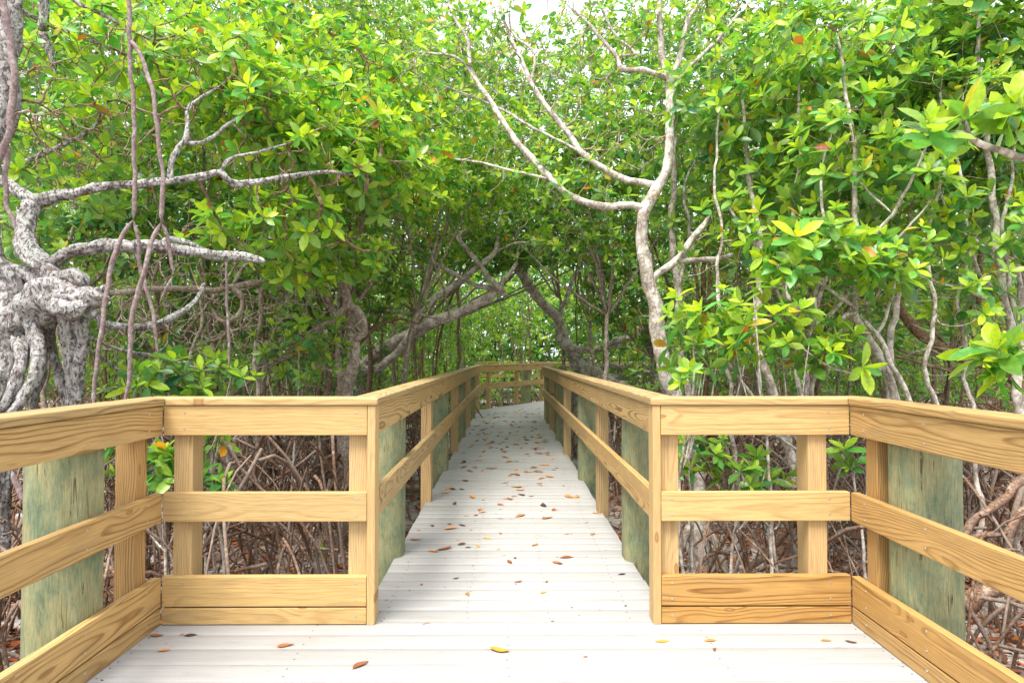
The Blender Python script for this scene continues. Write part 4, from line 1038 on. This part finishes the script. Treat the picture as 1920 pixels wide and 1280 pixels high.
canopy_tree('bright-leaved mangrove filling the upper left behind the hanging roots', 420, 7.0, [E(430, 120, 6.6, 1.2, .9, .8, 230), E(330, 260, 6.6, .9, .8, .5, 90)], bright=.8, seed=51, L=.11)
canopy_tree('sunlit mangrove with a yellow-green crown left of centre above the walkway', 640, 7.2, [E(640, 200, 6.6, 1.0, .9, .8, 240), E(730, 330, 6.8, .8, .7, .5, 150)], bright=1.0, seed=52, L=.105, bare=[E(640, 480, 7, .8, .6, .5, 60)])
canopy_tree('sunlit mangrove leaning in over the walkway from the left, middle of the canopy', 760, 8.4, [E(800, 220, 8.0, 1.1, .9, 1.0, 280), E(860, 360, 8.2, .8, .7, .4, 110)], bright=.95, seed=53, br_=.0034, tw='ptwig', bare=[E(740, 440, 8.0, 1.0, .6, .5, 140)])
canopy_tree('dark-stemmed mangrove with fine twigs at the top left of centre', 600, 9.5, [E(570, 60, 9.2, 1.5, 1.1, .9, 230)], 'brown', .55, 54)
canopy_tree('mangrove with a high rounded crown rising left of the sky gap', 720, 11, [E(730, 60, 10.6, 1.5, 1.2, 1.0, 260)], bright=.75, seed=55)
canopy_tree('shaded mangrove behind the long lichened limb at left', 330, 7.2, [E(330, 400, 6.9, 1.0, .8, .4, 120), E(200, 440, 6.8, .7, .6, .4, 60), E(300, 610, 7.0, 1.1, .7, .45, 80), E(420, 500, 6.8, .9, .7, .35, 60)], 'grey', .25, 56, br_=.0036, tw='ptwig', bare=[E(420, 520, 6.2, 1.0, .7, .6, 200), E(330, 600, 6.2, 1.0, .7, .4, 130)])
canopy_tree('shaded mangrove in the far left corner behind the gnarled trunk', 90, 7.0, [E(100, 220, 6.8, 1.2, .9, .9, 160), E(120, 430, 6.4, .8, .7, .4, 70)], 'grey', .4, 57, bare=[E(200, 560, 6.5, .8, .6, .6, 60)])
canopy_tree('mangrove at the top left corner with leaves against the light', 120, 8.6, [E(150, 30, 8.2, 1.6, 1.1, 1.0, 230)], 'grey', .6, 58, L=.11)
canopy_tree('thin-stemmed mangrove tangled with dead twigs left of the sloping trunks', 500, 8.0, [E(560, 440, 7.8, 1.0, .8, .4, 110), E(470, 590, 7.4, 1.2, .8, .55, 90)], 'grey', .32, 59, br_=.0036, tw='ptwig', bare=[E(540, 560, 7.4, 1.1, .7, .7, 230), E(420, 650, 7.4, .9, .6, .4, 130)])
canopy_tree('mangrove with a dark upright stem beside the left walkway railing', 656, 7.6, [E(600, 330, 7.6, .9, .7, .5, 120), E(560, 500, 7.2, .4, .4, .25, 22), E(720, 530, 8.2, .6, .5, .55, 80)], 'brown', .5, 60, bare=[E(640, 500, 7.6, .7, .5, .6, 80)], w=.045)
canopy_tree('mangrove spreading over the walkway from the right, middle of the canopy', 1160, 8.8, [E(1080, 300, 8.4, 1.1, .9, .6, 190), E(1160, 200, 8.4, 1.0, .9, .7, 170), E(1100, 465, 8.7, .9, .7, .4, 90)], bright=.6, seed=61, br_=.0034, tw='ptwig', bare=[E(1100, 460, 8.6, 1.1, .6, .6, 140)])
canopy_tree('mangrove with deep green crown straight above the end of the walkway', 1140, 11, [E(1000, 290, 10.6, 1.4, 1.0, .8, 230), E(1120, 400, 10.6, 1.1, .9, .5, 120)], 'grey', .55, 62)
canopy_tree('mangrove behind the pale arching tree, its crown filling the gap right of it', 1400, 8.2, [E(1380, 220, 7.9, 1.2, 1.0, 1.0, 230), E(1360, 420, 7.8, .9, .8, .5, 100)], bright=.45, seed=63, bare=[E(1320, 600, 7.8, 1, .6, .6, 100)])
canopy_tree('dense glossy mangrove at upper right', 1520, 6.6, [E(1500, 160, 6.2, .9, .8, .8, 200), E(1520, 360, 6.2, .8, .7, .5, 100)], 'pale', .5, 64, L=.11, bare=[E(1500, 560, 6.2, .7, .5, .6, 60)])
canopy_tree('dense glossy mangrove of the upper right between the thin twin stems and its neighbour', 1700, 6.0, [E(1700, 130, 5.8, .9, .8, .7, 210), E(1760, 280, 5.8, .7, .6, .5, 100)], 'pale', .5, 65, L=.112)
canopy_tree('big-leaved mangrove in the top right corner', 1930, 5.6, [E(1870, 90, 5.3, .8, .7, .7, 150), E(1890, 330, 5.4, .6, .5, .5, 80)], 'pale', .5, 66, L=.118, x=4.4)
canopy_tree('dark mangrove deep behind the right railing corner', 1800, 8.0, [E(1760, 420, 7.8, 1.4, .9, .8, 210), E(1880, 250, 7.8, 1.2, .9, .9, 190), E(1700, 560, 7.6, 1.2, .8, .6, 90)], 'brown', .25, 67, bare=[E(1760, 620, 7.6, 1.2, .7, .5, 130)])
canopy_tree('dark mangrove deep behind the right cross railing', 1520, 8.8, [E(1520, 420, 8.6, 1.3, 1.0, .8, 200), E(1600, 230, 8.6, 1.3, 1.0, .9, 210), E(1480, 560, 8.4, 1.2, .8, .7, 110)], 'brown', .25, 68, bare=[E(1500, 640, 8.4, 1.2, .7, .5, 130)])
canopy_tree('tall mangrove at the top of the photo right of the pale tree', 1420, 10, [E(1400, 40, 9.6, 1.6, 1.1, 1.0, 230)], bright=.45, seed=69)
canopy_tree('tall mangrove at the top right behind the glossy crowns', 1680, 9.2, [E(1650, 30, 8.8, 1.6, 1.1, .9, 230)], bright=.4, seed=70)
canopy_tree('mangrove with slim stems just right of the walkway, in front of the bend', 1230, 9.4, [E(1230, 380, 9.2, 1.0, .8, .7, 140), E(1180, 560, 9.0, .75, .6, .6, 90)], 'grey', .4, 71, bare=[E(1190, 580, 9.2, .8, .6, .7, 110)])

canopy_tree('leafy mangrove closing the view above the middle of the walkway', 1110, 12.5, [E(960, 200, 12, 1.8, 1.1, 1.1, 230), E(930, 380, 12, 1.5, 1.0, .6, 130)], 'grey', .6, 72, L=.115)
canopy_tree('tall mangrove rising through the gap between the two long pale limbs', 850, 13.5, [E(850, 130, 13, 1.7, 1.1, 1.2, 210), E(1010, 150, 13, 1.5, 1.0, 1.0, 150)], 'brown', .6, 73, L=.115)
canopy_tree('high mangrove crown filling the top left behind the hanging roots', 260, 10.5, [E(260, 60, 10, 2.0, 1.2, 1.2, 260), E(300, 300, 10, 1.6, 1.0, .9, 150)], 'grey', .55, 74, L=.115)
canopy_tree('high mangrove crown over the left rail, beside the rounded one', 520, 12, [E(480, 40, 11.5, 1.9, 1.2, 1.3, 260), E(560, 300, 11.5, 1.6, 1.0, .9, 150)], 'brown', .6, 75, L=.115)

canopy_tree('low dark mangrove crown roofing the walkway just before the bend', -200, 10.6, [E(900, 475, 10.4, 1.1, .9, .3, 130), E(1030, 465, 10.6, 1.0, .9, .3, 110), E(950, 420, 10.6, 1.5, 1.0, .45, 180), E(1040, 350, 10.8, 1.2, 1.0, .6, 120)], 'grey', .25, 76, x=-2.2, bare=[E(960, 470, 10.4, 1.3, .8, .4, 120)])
canopy_tree('high crown rising behind the left side of the sky gap', 800, 15, [E(780, 60, 14.6, 1.9, 1.2, 1.4, 230), E(900, 190, 14.6, 1.6, 1.1, .9, 150)], 'brown', .65, 77, L=.125)
canopy_tree('high crown rising behind the right side of the sky gap', 1250, 14.5, [E(1120, 100, 14, 1.6, 1.1, 1.1, 190), E(1260, 60, 14, 1.8, 1.2, 1.3, 220)], 'brown', .6, 78, L=.125)

canopy_tree('tall leafy crown closing the top of the view between left edge and hanging roots', 60, 9.6, [E(60, 60, 9.2, 1.3, 1.0, 1.2, 170), E(130, 300, 9.0, 1.3, .9, .9, 120)], 'grey', .5, 79, L=.112)
canopy_tree('tall leafy crown closing the top of the view left of the pale long limbs', 640, 13, [E(620, 50, 12.6, 1.8, 1.1, 1.3, 220), E(740, 170, 12.4, 1.4, 1.0, 1.0, 150)], 'grey', .75, 80, L=.12)

# trees of the grove further back: nothing tells them apart
def in_walk(x, y, m=1.35):
    if abs(x) < m and y < 15.2: return True
    q = np.array([x, y]) - A2; s = q @ D2; v = q @ N2
    if -3 < s < 7.2 and -.7 < v < 3.0: return True
    return -2 < x < 6 and 23.3 < y < 26.5
def grove():
    r_ = np.random.default_rng(77)
    step = 2.05; k = 0
    for gy in np.arange(9.6, 25, step):
        for gx in np.arange(-20, 20, step):
            x = gx + r_.uniform(-.75, .75); y = gy + r_.uniform(-.75, .75)
            if abs(x) > .83 * y + .9 or in_walk(x, y): continue
            k += 1
            far = y > 15
            ang = abs(x) / y
            h = r_.uniform(5.8, 7.4) + max(0, y - 12) * .22
            if x / y > -.16 and x / y < .16: h = min(h, 1.0 + .44 * y)
            n1 = int(r_.uniform(110, 150))
            mid = abs(x / y) < .22 and y > 15
            cr = [((x + r_.normal(0, .3), y + r_.normal(0, .3), h - 1.6), (1.5, 1.4, 1.5), int(n1 * 1.7))]
            cr.append(((x + r_.normal(0, .5), y + r_.normal(0, .5), r_.uniform(1.9, 2.9)), (1.2, 1.05, .9), int(n1 * (1.1 if mid else .85))))
            if r_.uniform() < .85: cr.append(((x + r_.normal(0, .6), y + r_.normal(0, .6), r_.uniform(.3, 1.5)), (1.0, .9, .7), int(n1 * (.9 if mid else .65))))
            br = [((x + r_.normal(0, .3), y, r_.uniform(1.0, 2.0)), (1.2, 1.0, .9), 100 if y < 14 else 50)]
            b = np.array([x, y, GZ - .1]); limbs = []
            w = r_.uniform(.02, .042)
            for s in range(3 if far else 3):
                o = r_.normal(0, .35, 2) if s else np.zeros(2)
                top = np.array([x + o[0] * 2 + r_.normal(0, .3), y + o[1] + r_.normal(0, .3), h - r_.uniform(.3, 1.4)])
                ww = w if s == 0 else w * r_.uniform(.35, .7)
                m1 = np.array([x + o[0], y + o[1], GZ]) + (top - [x + o[0], y + o[1], GZ]) * .35 + r_.normal(0, .16, 3)
                m2 = np.array([x + o[0], y + o[1], GZ]) + (top - [x + o[0], y + o[1], GZ]) * .7 + r_.normal(0, .2, 3)
                limbs.append(np.array([[x + o[0], y + o[1], GZ - .1, ww * 1.15], [*m1, ww], [*m2, ww * .7], [*top, ww * .3]]))
            roots = scatter_roots(b[:2], r_.uniform(.9, 1.7), 13 if y < 14 else 9, r_.uniform(.8, 1.2), r_, .015)
            if y > 16.5: lab, grp = 'slender mangrove in the dense grove beyond the bend of the walkway', 'grove beyond the bend'
            elif x < 0: lab, grp = 'slender mangrove in the shaded grove far behind the left railings', 'grove behind the left railings'
            else: lab, grp = 'slender mangrove in the shaded grove far behind the right railings', 'grove behind the right railings'
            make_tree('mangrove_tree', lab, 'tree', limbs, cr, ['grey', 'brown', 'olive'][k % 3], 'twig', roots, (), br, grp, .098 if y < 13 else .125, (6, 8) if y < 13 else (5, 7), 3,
                      float(np.clip(r_.normal(.36 if not (abs(x) < 3 and y > 15) else .72, .13), .12, .95)), 6, .16, .06, .5, int(r_.integers(1 << 30)), 'root', .0021, .012, 4, True, corridor, 3)  # leaf colour painted sunlit past the bend, shaded elsewhere
    return k
NG = grove()

# thin brown roots that nobody could count, below and behind the railings
def root_tangle():
    r_ = np.random.default_rng(99); a = Acc(); Pt = []; R0 = []
    def add(p0, p1, p2, p3, r):
        t = np.linspace(0, 1, 8)[:, None]
        Pt.append((1 - t) ** 3 * p0 + 3 * (1 - t) ** 2 * t * p1 + 3 * (1 - t) * t * t * p2 + t ** 3 * p3); R0.append(r)
    for i in range(1450):
        y = 4.3 + 10.5 * r_.uniform() ** 1.25; side = -1 if r_.uniform() < .5 else 1
        lo = 1.25 if y > 3.4 else 2.3
        x = side * r_.uniform(lo, max(lo + .5, .80 * y))
        if in_walk(x, y, 1.2): continue
        if side > 0 and y < 5.8 and r_.uniform() < .6: continue
        h = r_.uniform(.3, 1.35) * (1.15 if side < 0 else .95); ang = r_.uniform(0, 6.28); s = r_.uniform(.2, 1.25)
        d = np.array([math.cos(ang), math.sin(ang), 0]); g = np.array([x, y, GZ])
        n = r_.normal(0, .07, (4, 3))
        add(g + [0, 0, h] + n[0], g + d * s * .4 + [0, 0, h * r_.uniform(.65, 1.15)] + n[1], g + d * s * .85 + [0, 0, h * r_.uniform(.3, .75)] + n[2], g + d * s + n[3] * [1, 1, 0] - [0, 0, .05], r_.uniform(.005, .0145))
        if r_.uniform() < .3:
            add(g + [0, 0, h * .6] + n[1], g + d * s * .3 + [0, 0, h * .7] + n[2], g - d * s * .5 + [0, 0, h * .5], g - d * s * .9 + [0, 0, -.05], r_.uniform(.004, .009))
    for i in range(260):
        y = r_.uniform(2.3, 4.4); x = (-1 if r_.uniform() < .6 else 1) * r_.uniform(2.25, 4.2)
        h = r_.uniform(.25, 1.0); ang = r_.uniform(0, 6.28); q = r_.uniform(.2, .9); d = np.array([math.cos(ang), math.sin(ang), 0]); g = np.array([x, y, GZ])
        add(g + [0, 0, h], g + d * q * .4 + [0, 0, h * 1.1], g + d * q * .85 + [0, 0, h * .5], g + d * q - [0, 0, .05], r_.uniform(.006, .016))
    for i in range(700):
        y = r_.uniform(14, 25); x = r_.uniform(-.45, .45) * y
        if in_walk(x, y, 1.2): continue
        h = r_.uniform(.4, 1.3); ang = r_.uniform(0, 6.28); q = r_.uniform(.2, 1.2); d = np.array([math.cos(ang), math.sin(ang), 0]); g = np.array([x, y, GZ])
        add(g + [0, 0, h], g + d * q * .4 + [0, 0, h], g + d * q * .85 + [0, 0, h * .5], g + d * q - [0, 0, .05], r_.uniform(.01, .02))
    Pt = np.array(Pt); R0 = np.array(R0)
    ok = np.array([corridor(p).all() for p in Pt]); Pt, R0 = Pt[ok], R0[ok]
    V, Q = twig_tubes(Pt, R0, R0 * .75, 6); a.add(V, Q)
    o = a.obj('root_tangle', M['root'])
    tag(o, 'tangle of thin brown mangrove roots standing in the sand behind the railings', kind='stuff')
root_tangle()

# far wood closing the view
def far_wood():
    r_ = np.random.default_rng(123); a = Acc()
    n = 20000
    y = r_.uniform(26.5, 40, n); x = r_.uniform(-1, 1, n) * (.86 * y + 2); z = GZ + r_.uniform(0.0, 1, n) * (6.5 + .05 * y)
    P = np.stack([x, y, z], 1); D = r_.normal(0, .5, (n, 3)) + [0, -.3, .8]
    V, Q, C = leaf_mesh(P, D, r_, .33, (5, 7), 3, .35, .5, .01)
    a.add(V, Q, C); a.obj('far_foliage', M['leaf'])['kind'] = 'stuff'
    bpy.data.objects['far_foliage']['label'] = 'leaf mass of the far-off wood beyond the walkway'
    a = Acc(); m = 260; y = r_.uniform(26.5, 40, m); x = r_.uniform(-1, 1, m) * (.86 * y + 2)
    t = np.linspace(0, 1, 6)[None, :, None]
    P0 = np.stack([x, y, np.full(m, GZ - .1)], 1)[:, None]; P1 = P0 + np.concatenate([r_.normal(0, .5, (m, 1, 2)), r_.uniform(3, 5.5, (m, 1, 1))], 2)
    W = r_.normal(0, .12, (m, 6, 3)); W[:, 0] = 0
    V, Q = twig_tubes(P0 + (P1 - P0) * t + W, r_.uniform(.03, .07, m), np.full(m, .015), 5)
    a.add(V, Q); tag(a.obj('far_stems', M['brown']), 'stems of the far-off wood beyond the walkway', kind='stuff')
far_wood()

# ------------------------------------------------------------------ ground and what lies on it
def ground():
    xs = np.concatenate([[-400, -120, -45], np.linspace(-24, 24, 97), [45, 120, 400]]); ys = np.concatenate([[-400, -120, -30], np.linspace(-10, 44, 109), [70, 150, 400]])
    Xg, Yg = np.meshgrid(xs, ys); Z = GZ + .035 * np.sin(Xg * 1.7 + np.sin(Yg * .9)) * np.sin(Yg * 1.3) + .02 * np.sin(Xg * 4.1 + 1) * np.sin(Yg * 3.7)
    V = np.stack([Xg, Yg, Z], -1).reshape(-1, 3); nx = len(xs); i = np.arange(len(ys) - 1)[:, None]; j = np.arange(nx - 1)[None]
    Q = np.stack([i * nx + j, i * nx + j + 1, (i + 1) * nx + j + 1, (i + 1) * nx + j], -1).reshape(-1, 4)
    tag(link('ground', np_mesh('ground', V, Q), M['ground']), 'pale sand strewn with leaf litter under the mangroves', kind='structure')
    r_ = np.random.default_rng(31); n = 22000
    y = 2.0 + 12 * r_.uniform(0, 1, n) ** 1.2; x = r_.uniform(-1, 1, n) * (.85 * y + 1.2)
    z = GZ + .035 * np.sin(x * 1.7 + np.sin(y * .9)) * np.sin(y * 1.3) + .02 * np.sin(x * 4.1 + 1) * np.sin(y * 3.7) + r_.uniform(.006, .02, n)
    P = np.stack([x, y, z], 1)
    a = r_.uniform(0, 6.28, n); L = r_.uniform(.06, .11, n); w = L * r_.uniform(.18, .26, n)
    d = np.stack([np.cos(a), np.sin(a), r_.normal(0, .12, n)], 1); s = np.stack([-np.sin(a), np.cos(a), r_.normal(0, .2, n)], 1)
    up = np.array([0, 0, 1.]) * (r_.uniform(-.1, .35, n) * L)[:, None]
    V = np.zeros((n, 3, 3, 3))
    for k, (t, ww) in enumerate(((-.5, .08), (0, 1), (.5, .05))):
        c = P + d * (L * t)[:, None] + (up * .5 if k != 1 else 0)
        V[:, k, 0] = c - s * (w * ww)[:, None] + up * .3; V[:, k, 1] = c; V[:, k, 2] = c + s * (w * ww)[:, None] + up * .3
    b = (np.arange(n) * 9)[:, None, None]; i = np.arange(2)[None, :, None]; q = np.arange(2)[None, None]
    Q = np.stack([b + i * 3 + q, b + i * 3 + q + 1, b + (i + 1) * 3 + q + 1, b + (i + 1) * 3 + q], -1).reshape(-1, 4)
    pal = np.array([(.32, .08, .02), (.22, .06, .02), (.40, .14, .03), (.13, .055, .03), (.28, .10, .04)])
    C = pal[r_.integers(0, 5, n)] * r_.uniform(.7, 1.2, n)[:, None]
    o = link('leaf_litter', np_mesh('leaf_litter', V.reshape(-1, 3), Q, colour=np.repeat(C, 9, axis=0)), M['litter'])
    tag(o, 'rust-brown leaf litter lying on the sand', kind='stuff')
ground()

# fallen leaves on the boards
def dry_leaf_mesh(k):
    r_ = np.random.default_rng(500 + k); L = 1.0
    rows = 7; t = np.linspace(0, 1, rows); w = np.sin(t ** .85 * PI) * .21 + .006; w[0] = .012
    bend = r_.uniform(-.5, .9); roll = r_.uniform(.1, .9); tw = r_.uniform(-1.0, 1.0)
    V = []
    for i in range(rows):
        c = np.array([t[i] - .5, .04 * math.sin(t[i] * 5 + k), .25 * bend * (t[i] - .5) ** 2 * 2])
        for u in (-1, -.5, 0, .5, 1):
            a = u * roll; y = math.sin(a) / max(roll, .1) * w[i]; z = (1 - math.cos(a)) / max(roll, .1) * w[i] * 1.1
            q = tw * (t[i] - .5) * .6
            V.append(c + [0, y * math.cos(q) - z * math.sin(q), y * math.sin(q) + z * math.cos(q)])
    V = np.array(V)
    stem = [[-.72, .03, .02], [-.5, .008, .01], [-.5, -.008, .01], [-.72, .02, .02]]
    Q = [[i * 5 + j, i * 5 + j + 1, (i + 1) * 5 + j + 1, (i + 1) * 5 + j] for i in range(rows - 1) for j in range(4)]
    b = len(V); V = np.vstack([V, stem]); Q.append([b, b + 1, b + 2, b + 3])
    V[:, 2] -= V[:, 2].min()
    return V, np.array(Q)
LM = {}
for mk in ('dry_orange', 'dry_brown', 'dry_dark', 'dry_gold'):
    for k in range(6):
        V, Q = dry_leaf_mesh(k); me = np_mesh('fallen_leaf', V, Q); me.materials.append(M[mk]); LM[mk, k] = me
def drop(x, y, L, ang, mk, k, label, group=None, tilt=(0, 0), z=.0012):
    o = bpy.data.objects.new('fallen_leaf', LM[mk, k]); COL.objects.link(o)
    o.location = (x, y, z); o.rotation_euler = (tilt[0], tilt[1], ang); o.scale = (L, L, L)
    return tag(o, label, 'leaf', group)
def deck_pt(px, py):
    d = at(px, py, 1.0) - [0, 0, CAMZ]; p = np.array([0, 0, CAMZ]) + d * (-CAMZ / d[2]); return p
for (px, py, s, ang, mk, k, lab) in (
    (308, 1220, .055, .4, 'dry_orange', 0, 'small orange leaf on the white boards nearest the left toe boards'),
    (294, 1192, .065, .05, 'dry_brown', 1, 'rust leaf just off the corner of the left cross railing'),
    (357, 1191, .06, .1, 'dry_dark', 2, 'dark shrivelled leaf on the boards before the left cross railing'),
    (298, 1168, .09, 1.2, 'dry_orange', 3, 'orange leaf propped in the corner between left toe boards'),
    (406, 1167, .07, .1, 'dry_brown', 4, 'brown leaf tucked under the left cross railing kick board'),
    (536, 1211, .075, .35, 'dry_brown', 5, 'curled brown leaf in front of the left cross railing'),
    (676, 1247, .085, 1.0, 'dry_brown', 0, 'crumpled red-brown leaf with a stalk, lowest on the near boards'),
    (937, 1220, .095, -.25, 'dry_gold', 1, 'large golden curled leaf in the middle of the near boards'),
    (1098, 1231, .025, .5, 'dry_brown', 2, 'tiny brown leaf scrap right of the golden leaf'),
    (1242, 1202, .07, .05, 'dry_orange', 3, 'narrow orange leaf in front of the right end board'),
    (1332, 1201, .06, .0, 'dry_orange', 4, 'orange leaf before the middle of the right cross railing'),
    (1340, 1217, .035, 1.0, 'dry_brown', 5, 'small brown scrap below the orange leaf before the right railing'),
    (1549, 1201, .05, .1, 'dry_orange', 0, 'orange leaf near the right corner of the platform'),
    (1596, 1204, .05, -.3, 'dry_dark', 1, 'grey-brown twist of leaf nearest the right corner'),
    (1282, 1162, .075, .15, 'dry_brown', 2, 'brown leaf against the kick board beside the right end board'),
    (1374, 1162, .06, -.2, 'dry_orange', 3, 'orange leaf against the right kick board'),
    (1480, 1161, .05, .1, 'dry_orange', 4, 'leaf lying against the far part of the right kick board'),
    (877, 1113, .055, 1.6, 'dry_orange', 5, 'single orange leaf pointing along the walkway mouth'),
    (1019, 1111, .045, .7, 'dry_gold', 0, 'small yellow leaf on the boards at the walkway mouth'),
    (780, 1012, .085, .1, 'dry_brown', 1, 'long red-brown leaf by the left edge of the walkway'),
    (875, 967, .05, -.2, 'dry_gold', 2, 'orange-yellow leaf left of the walkway middle'),
    (1119, 962, .085, -.6, 'dry_orange', 3, 'orange leaf at the right edge of the walkway beside the second green pile'),
    (957, 864, .10, .0, 'dry_gold', 4, 'broad golden leaf in the middle of the walkway'),
    (835, 925, .08, .1, 'dry_gold', 5, 'golden leaf near the left edge of the walkway'),
    (975, 919, .085, .3, 'dry_gold', 1, 'pale golden leaf near the centre line of the walkway')):
    p = deck_pt(px, py); drop(p[0], p[1], s, ang, mk, k, lab)
def scatter_leaves():
    r_ = np.random.default_rng(64)
    names = dict(dry_orange='small orange dry leaf scattered on the white walkway boards', dry_brown='small rust-brown dry leaf scattered on the white walkway boards',
                 dry_dark='small blackish dry leaf scattered on the white walkway boards', dry_gold='small golden dry leaf scattered on the white walkway boards')
    for i in range(340):
        y = 3.6 + 12.6 * r_.uniform() ** .85
        x = r_.uniform(-.66, .66) + .12 * r_.normal()
        if y > 14.2: x += max(0, y - 13.5) * .45 + r_.uniform(-.5, .6)
        elif abs(x) > .69: continue
        if y > 15.3 and x < -.6 + (y - 15.4) * .53 + .1: continue
        mk = r_.choice(['dry_orange', 'dry_brown', 'dry_dark', 'dry_gold'], p=[.40, .36, .14, .10])
        L = r_.uniform(.05, .125) * (.6 if y < 5 and r_.uniform() < .6 else 1)
        drop(x, y, L, r_.uniform(0, 6.28), mk, int(r_.integers(6)), names[mk], 'fallen leaves on the walkway', tuple(r_.normal(0, .08, 2)), .001 if y < 13.9 else .0005)
    # crumbs too small to count
    V0, Q0 = dry_leaf_mesh(3); a = Acc()
    for i in range(520):
        y = 1.6 + 12.5 * r_.uniform() ** .8; w_ = 1.6 if y < 3.05 else .66
        x = r_.uniform(-w_, w_)
        if r_.uniform() < .3: x = math.copysign(w_ * r_.uniform(.9, 1.0), x)
        if y < 3.05 and r_.uniform() < .6: continue
        t = r_.uniform(0, 6.28); L = r_.uniform(.006, .024); c_, s_ = math.cos(t), math.sin(t)
        P = V0 * L * [1, r_.uniform(.6, 1.6), 1]; P = np.stack([P[:, 0] * c_ - P[:, 1] * s_ + x, P[:, 0] * s_ + P[:, 1] * c_ + y, P[:, 2] + .001], 1)
        col = np.array([(.22, .08, .03), (.10, .05, .03), (.36, .15, .04)][int(r_.integers(3))]); a.add(P, Q0, np.tile(col, (len(P), 1)))
    tag(a.obj('leaf_crumbs', M['litter']), 'crumbs of dry leaf strewn over the white boards', kind='stuff')
    # a few on the left cap rail
    for (y, mk) in ((7.0, 'dry_orange'), (8.1, 'dry_brown'), (11.5, 'dry_orange')):
        drop(-.69, y, .09, y, mk, 2, {7.0: 'orange leaf on top of the left cap rail, nearest of three', 8.1: 'rust leaf on the left cap rail between two others', 11.5: 'orange leaf far along the left cap rail'}[y], z=CAP1 + .001)
scatter_leaves()

# ------------------------------------------------------------------ light
SUN_EL, SUN_AZ = 64, 212          # azimuth of the sun, clockwise from +Y
w = bpy.data.worlds.new('World'); SC.world = w; w.use_nodes = True
nt = w.node_tree; bg = nt.nodes['Background']
sky = nt.nodes.new('ShaderNodeTexSky'); sky.sky_type = 'NISHITA'; sky.sun_disc = False
sky.sun_elevation = math.radians(SUN_EL); sky.sun_rotation = math.radians(SUN_AZ)
sky.air_density = 1.0; sky.dust_density = 4.0; sky.ozone_density = 1.0
tc = nt.nodes.new('ShaderNodeTexCoord'); cn = nt.nodes.new('ShaderNodeTexNoise'); cn.inputs['Scale'].default_value = 2.2; cn.inputs['Detail'].default_value = 5
nt.links.new(tc.outputs['Generated'], cn.inputs['Vector'])
mr = nt.nodes.new('ShaderNodeMapRange'); mr.inputs[1].default_value = .35; mr.inputs[2].default_value = .6; mr.inputs[3].default_value = .62; mr.inputs[4].default_value = .96
nt.links.new(cn.outputs['Fac'], mr.inputs[0])
mx = nt.nodes.new('ShaderNodeMix'); mx.data_type = 'RGBA'; nt.links.new(mr.outputs[0], mx.inputs[0]); nt.links.new(sky.outputs[0], mx.inputs[6]); mx.inputs[7].default_value = (5.2, 5.3, 5.5, 1)
nt.links.new(mx.outputs[2], bg.inputs[0]); bg.inputs[1].default_value = .125
sd = bpy.data.lights.new('sun', 'SUN'); sd.energy = 2.3; sd.angle = math.radians(26); sd.color = (1, .95, .87)
so = bpy.data.objects.new('sun', sd); COL.objects.link(so)
a, e = math.radians(SUN_AZ), math.radians(SUN_EL)
dirn = Vector((math.sin(a) * math.cos(e), math.cos(a) * math.cos(e), math.sin(e)))
so.rotation_euler = dirn.to_track_quat('Z', 'Y').to_euler(); so.location = (0, -3, 12)

vs = SC.view_settings
vs.view_transform = 'Standard'; vs.look = 'None'; vs.gamma = 1.0; vs.use_curve_mapping = False; vs.exposure = 1.7
SC.display_settings.display_device = 'sRGB'
c = SC.cycles
c.max_bounces = 7; c.diffuse_bounces = 4; c.glossy_bounces = 2; c.transmission_bounces = 5; c.caustics_reflective = False; c.caustics_refractive = False
c.use_denoising = True
print('grove trees', NG, 'leaves', CNT)
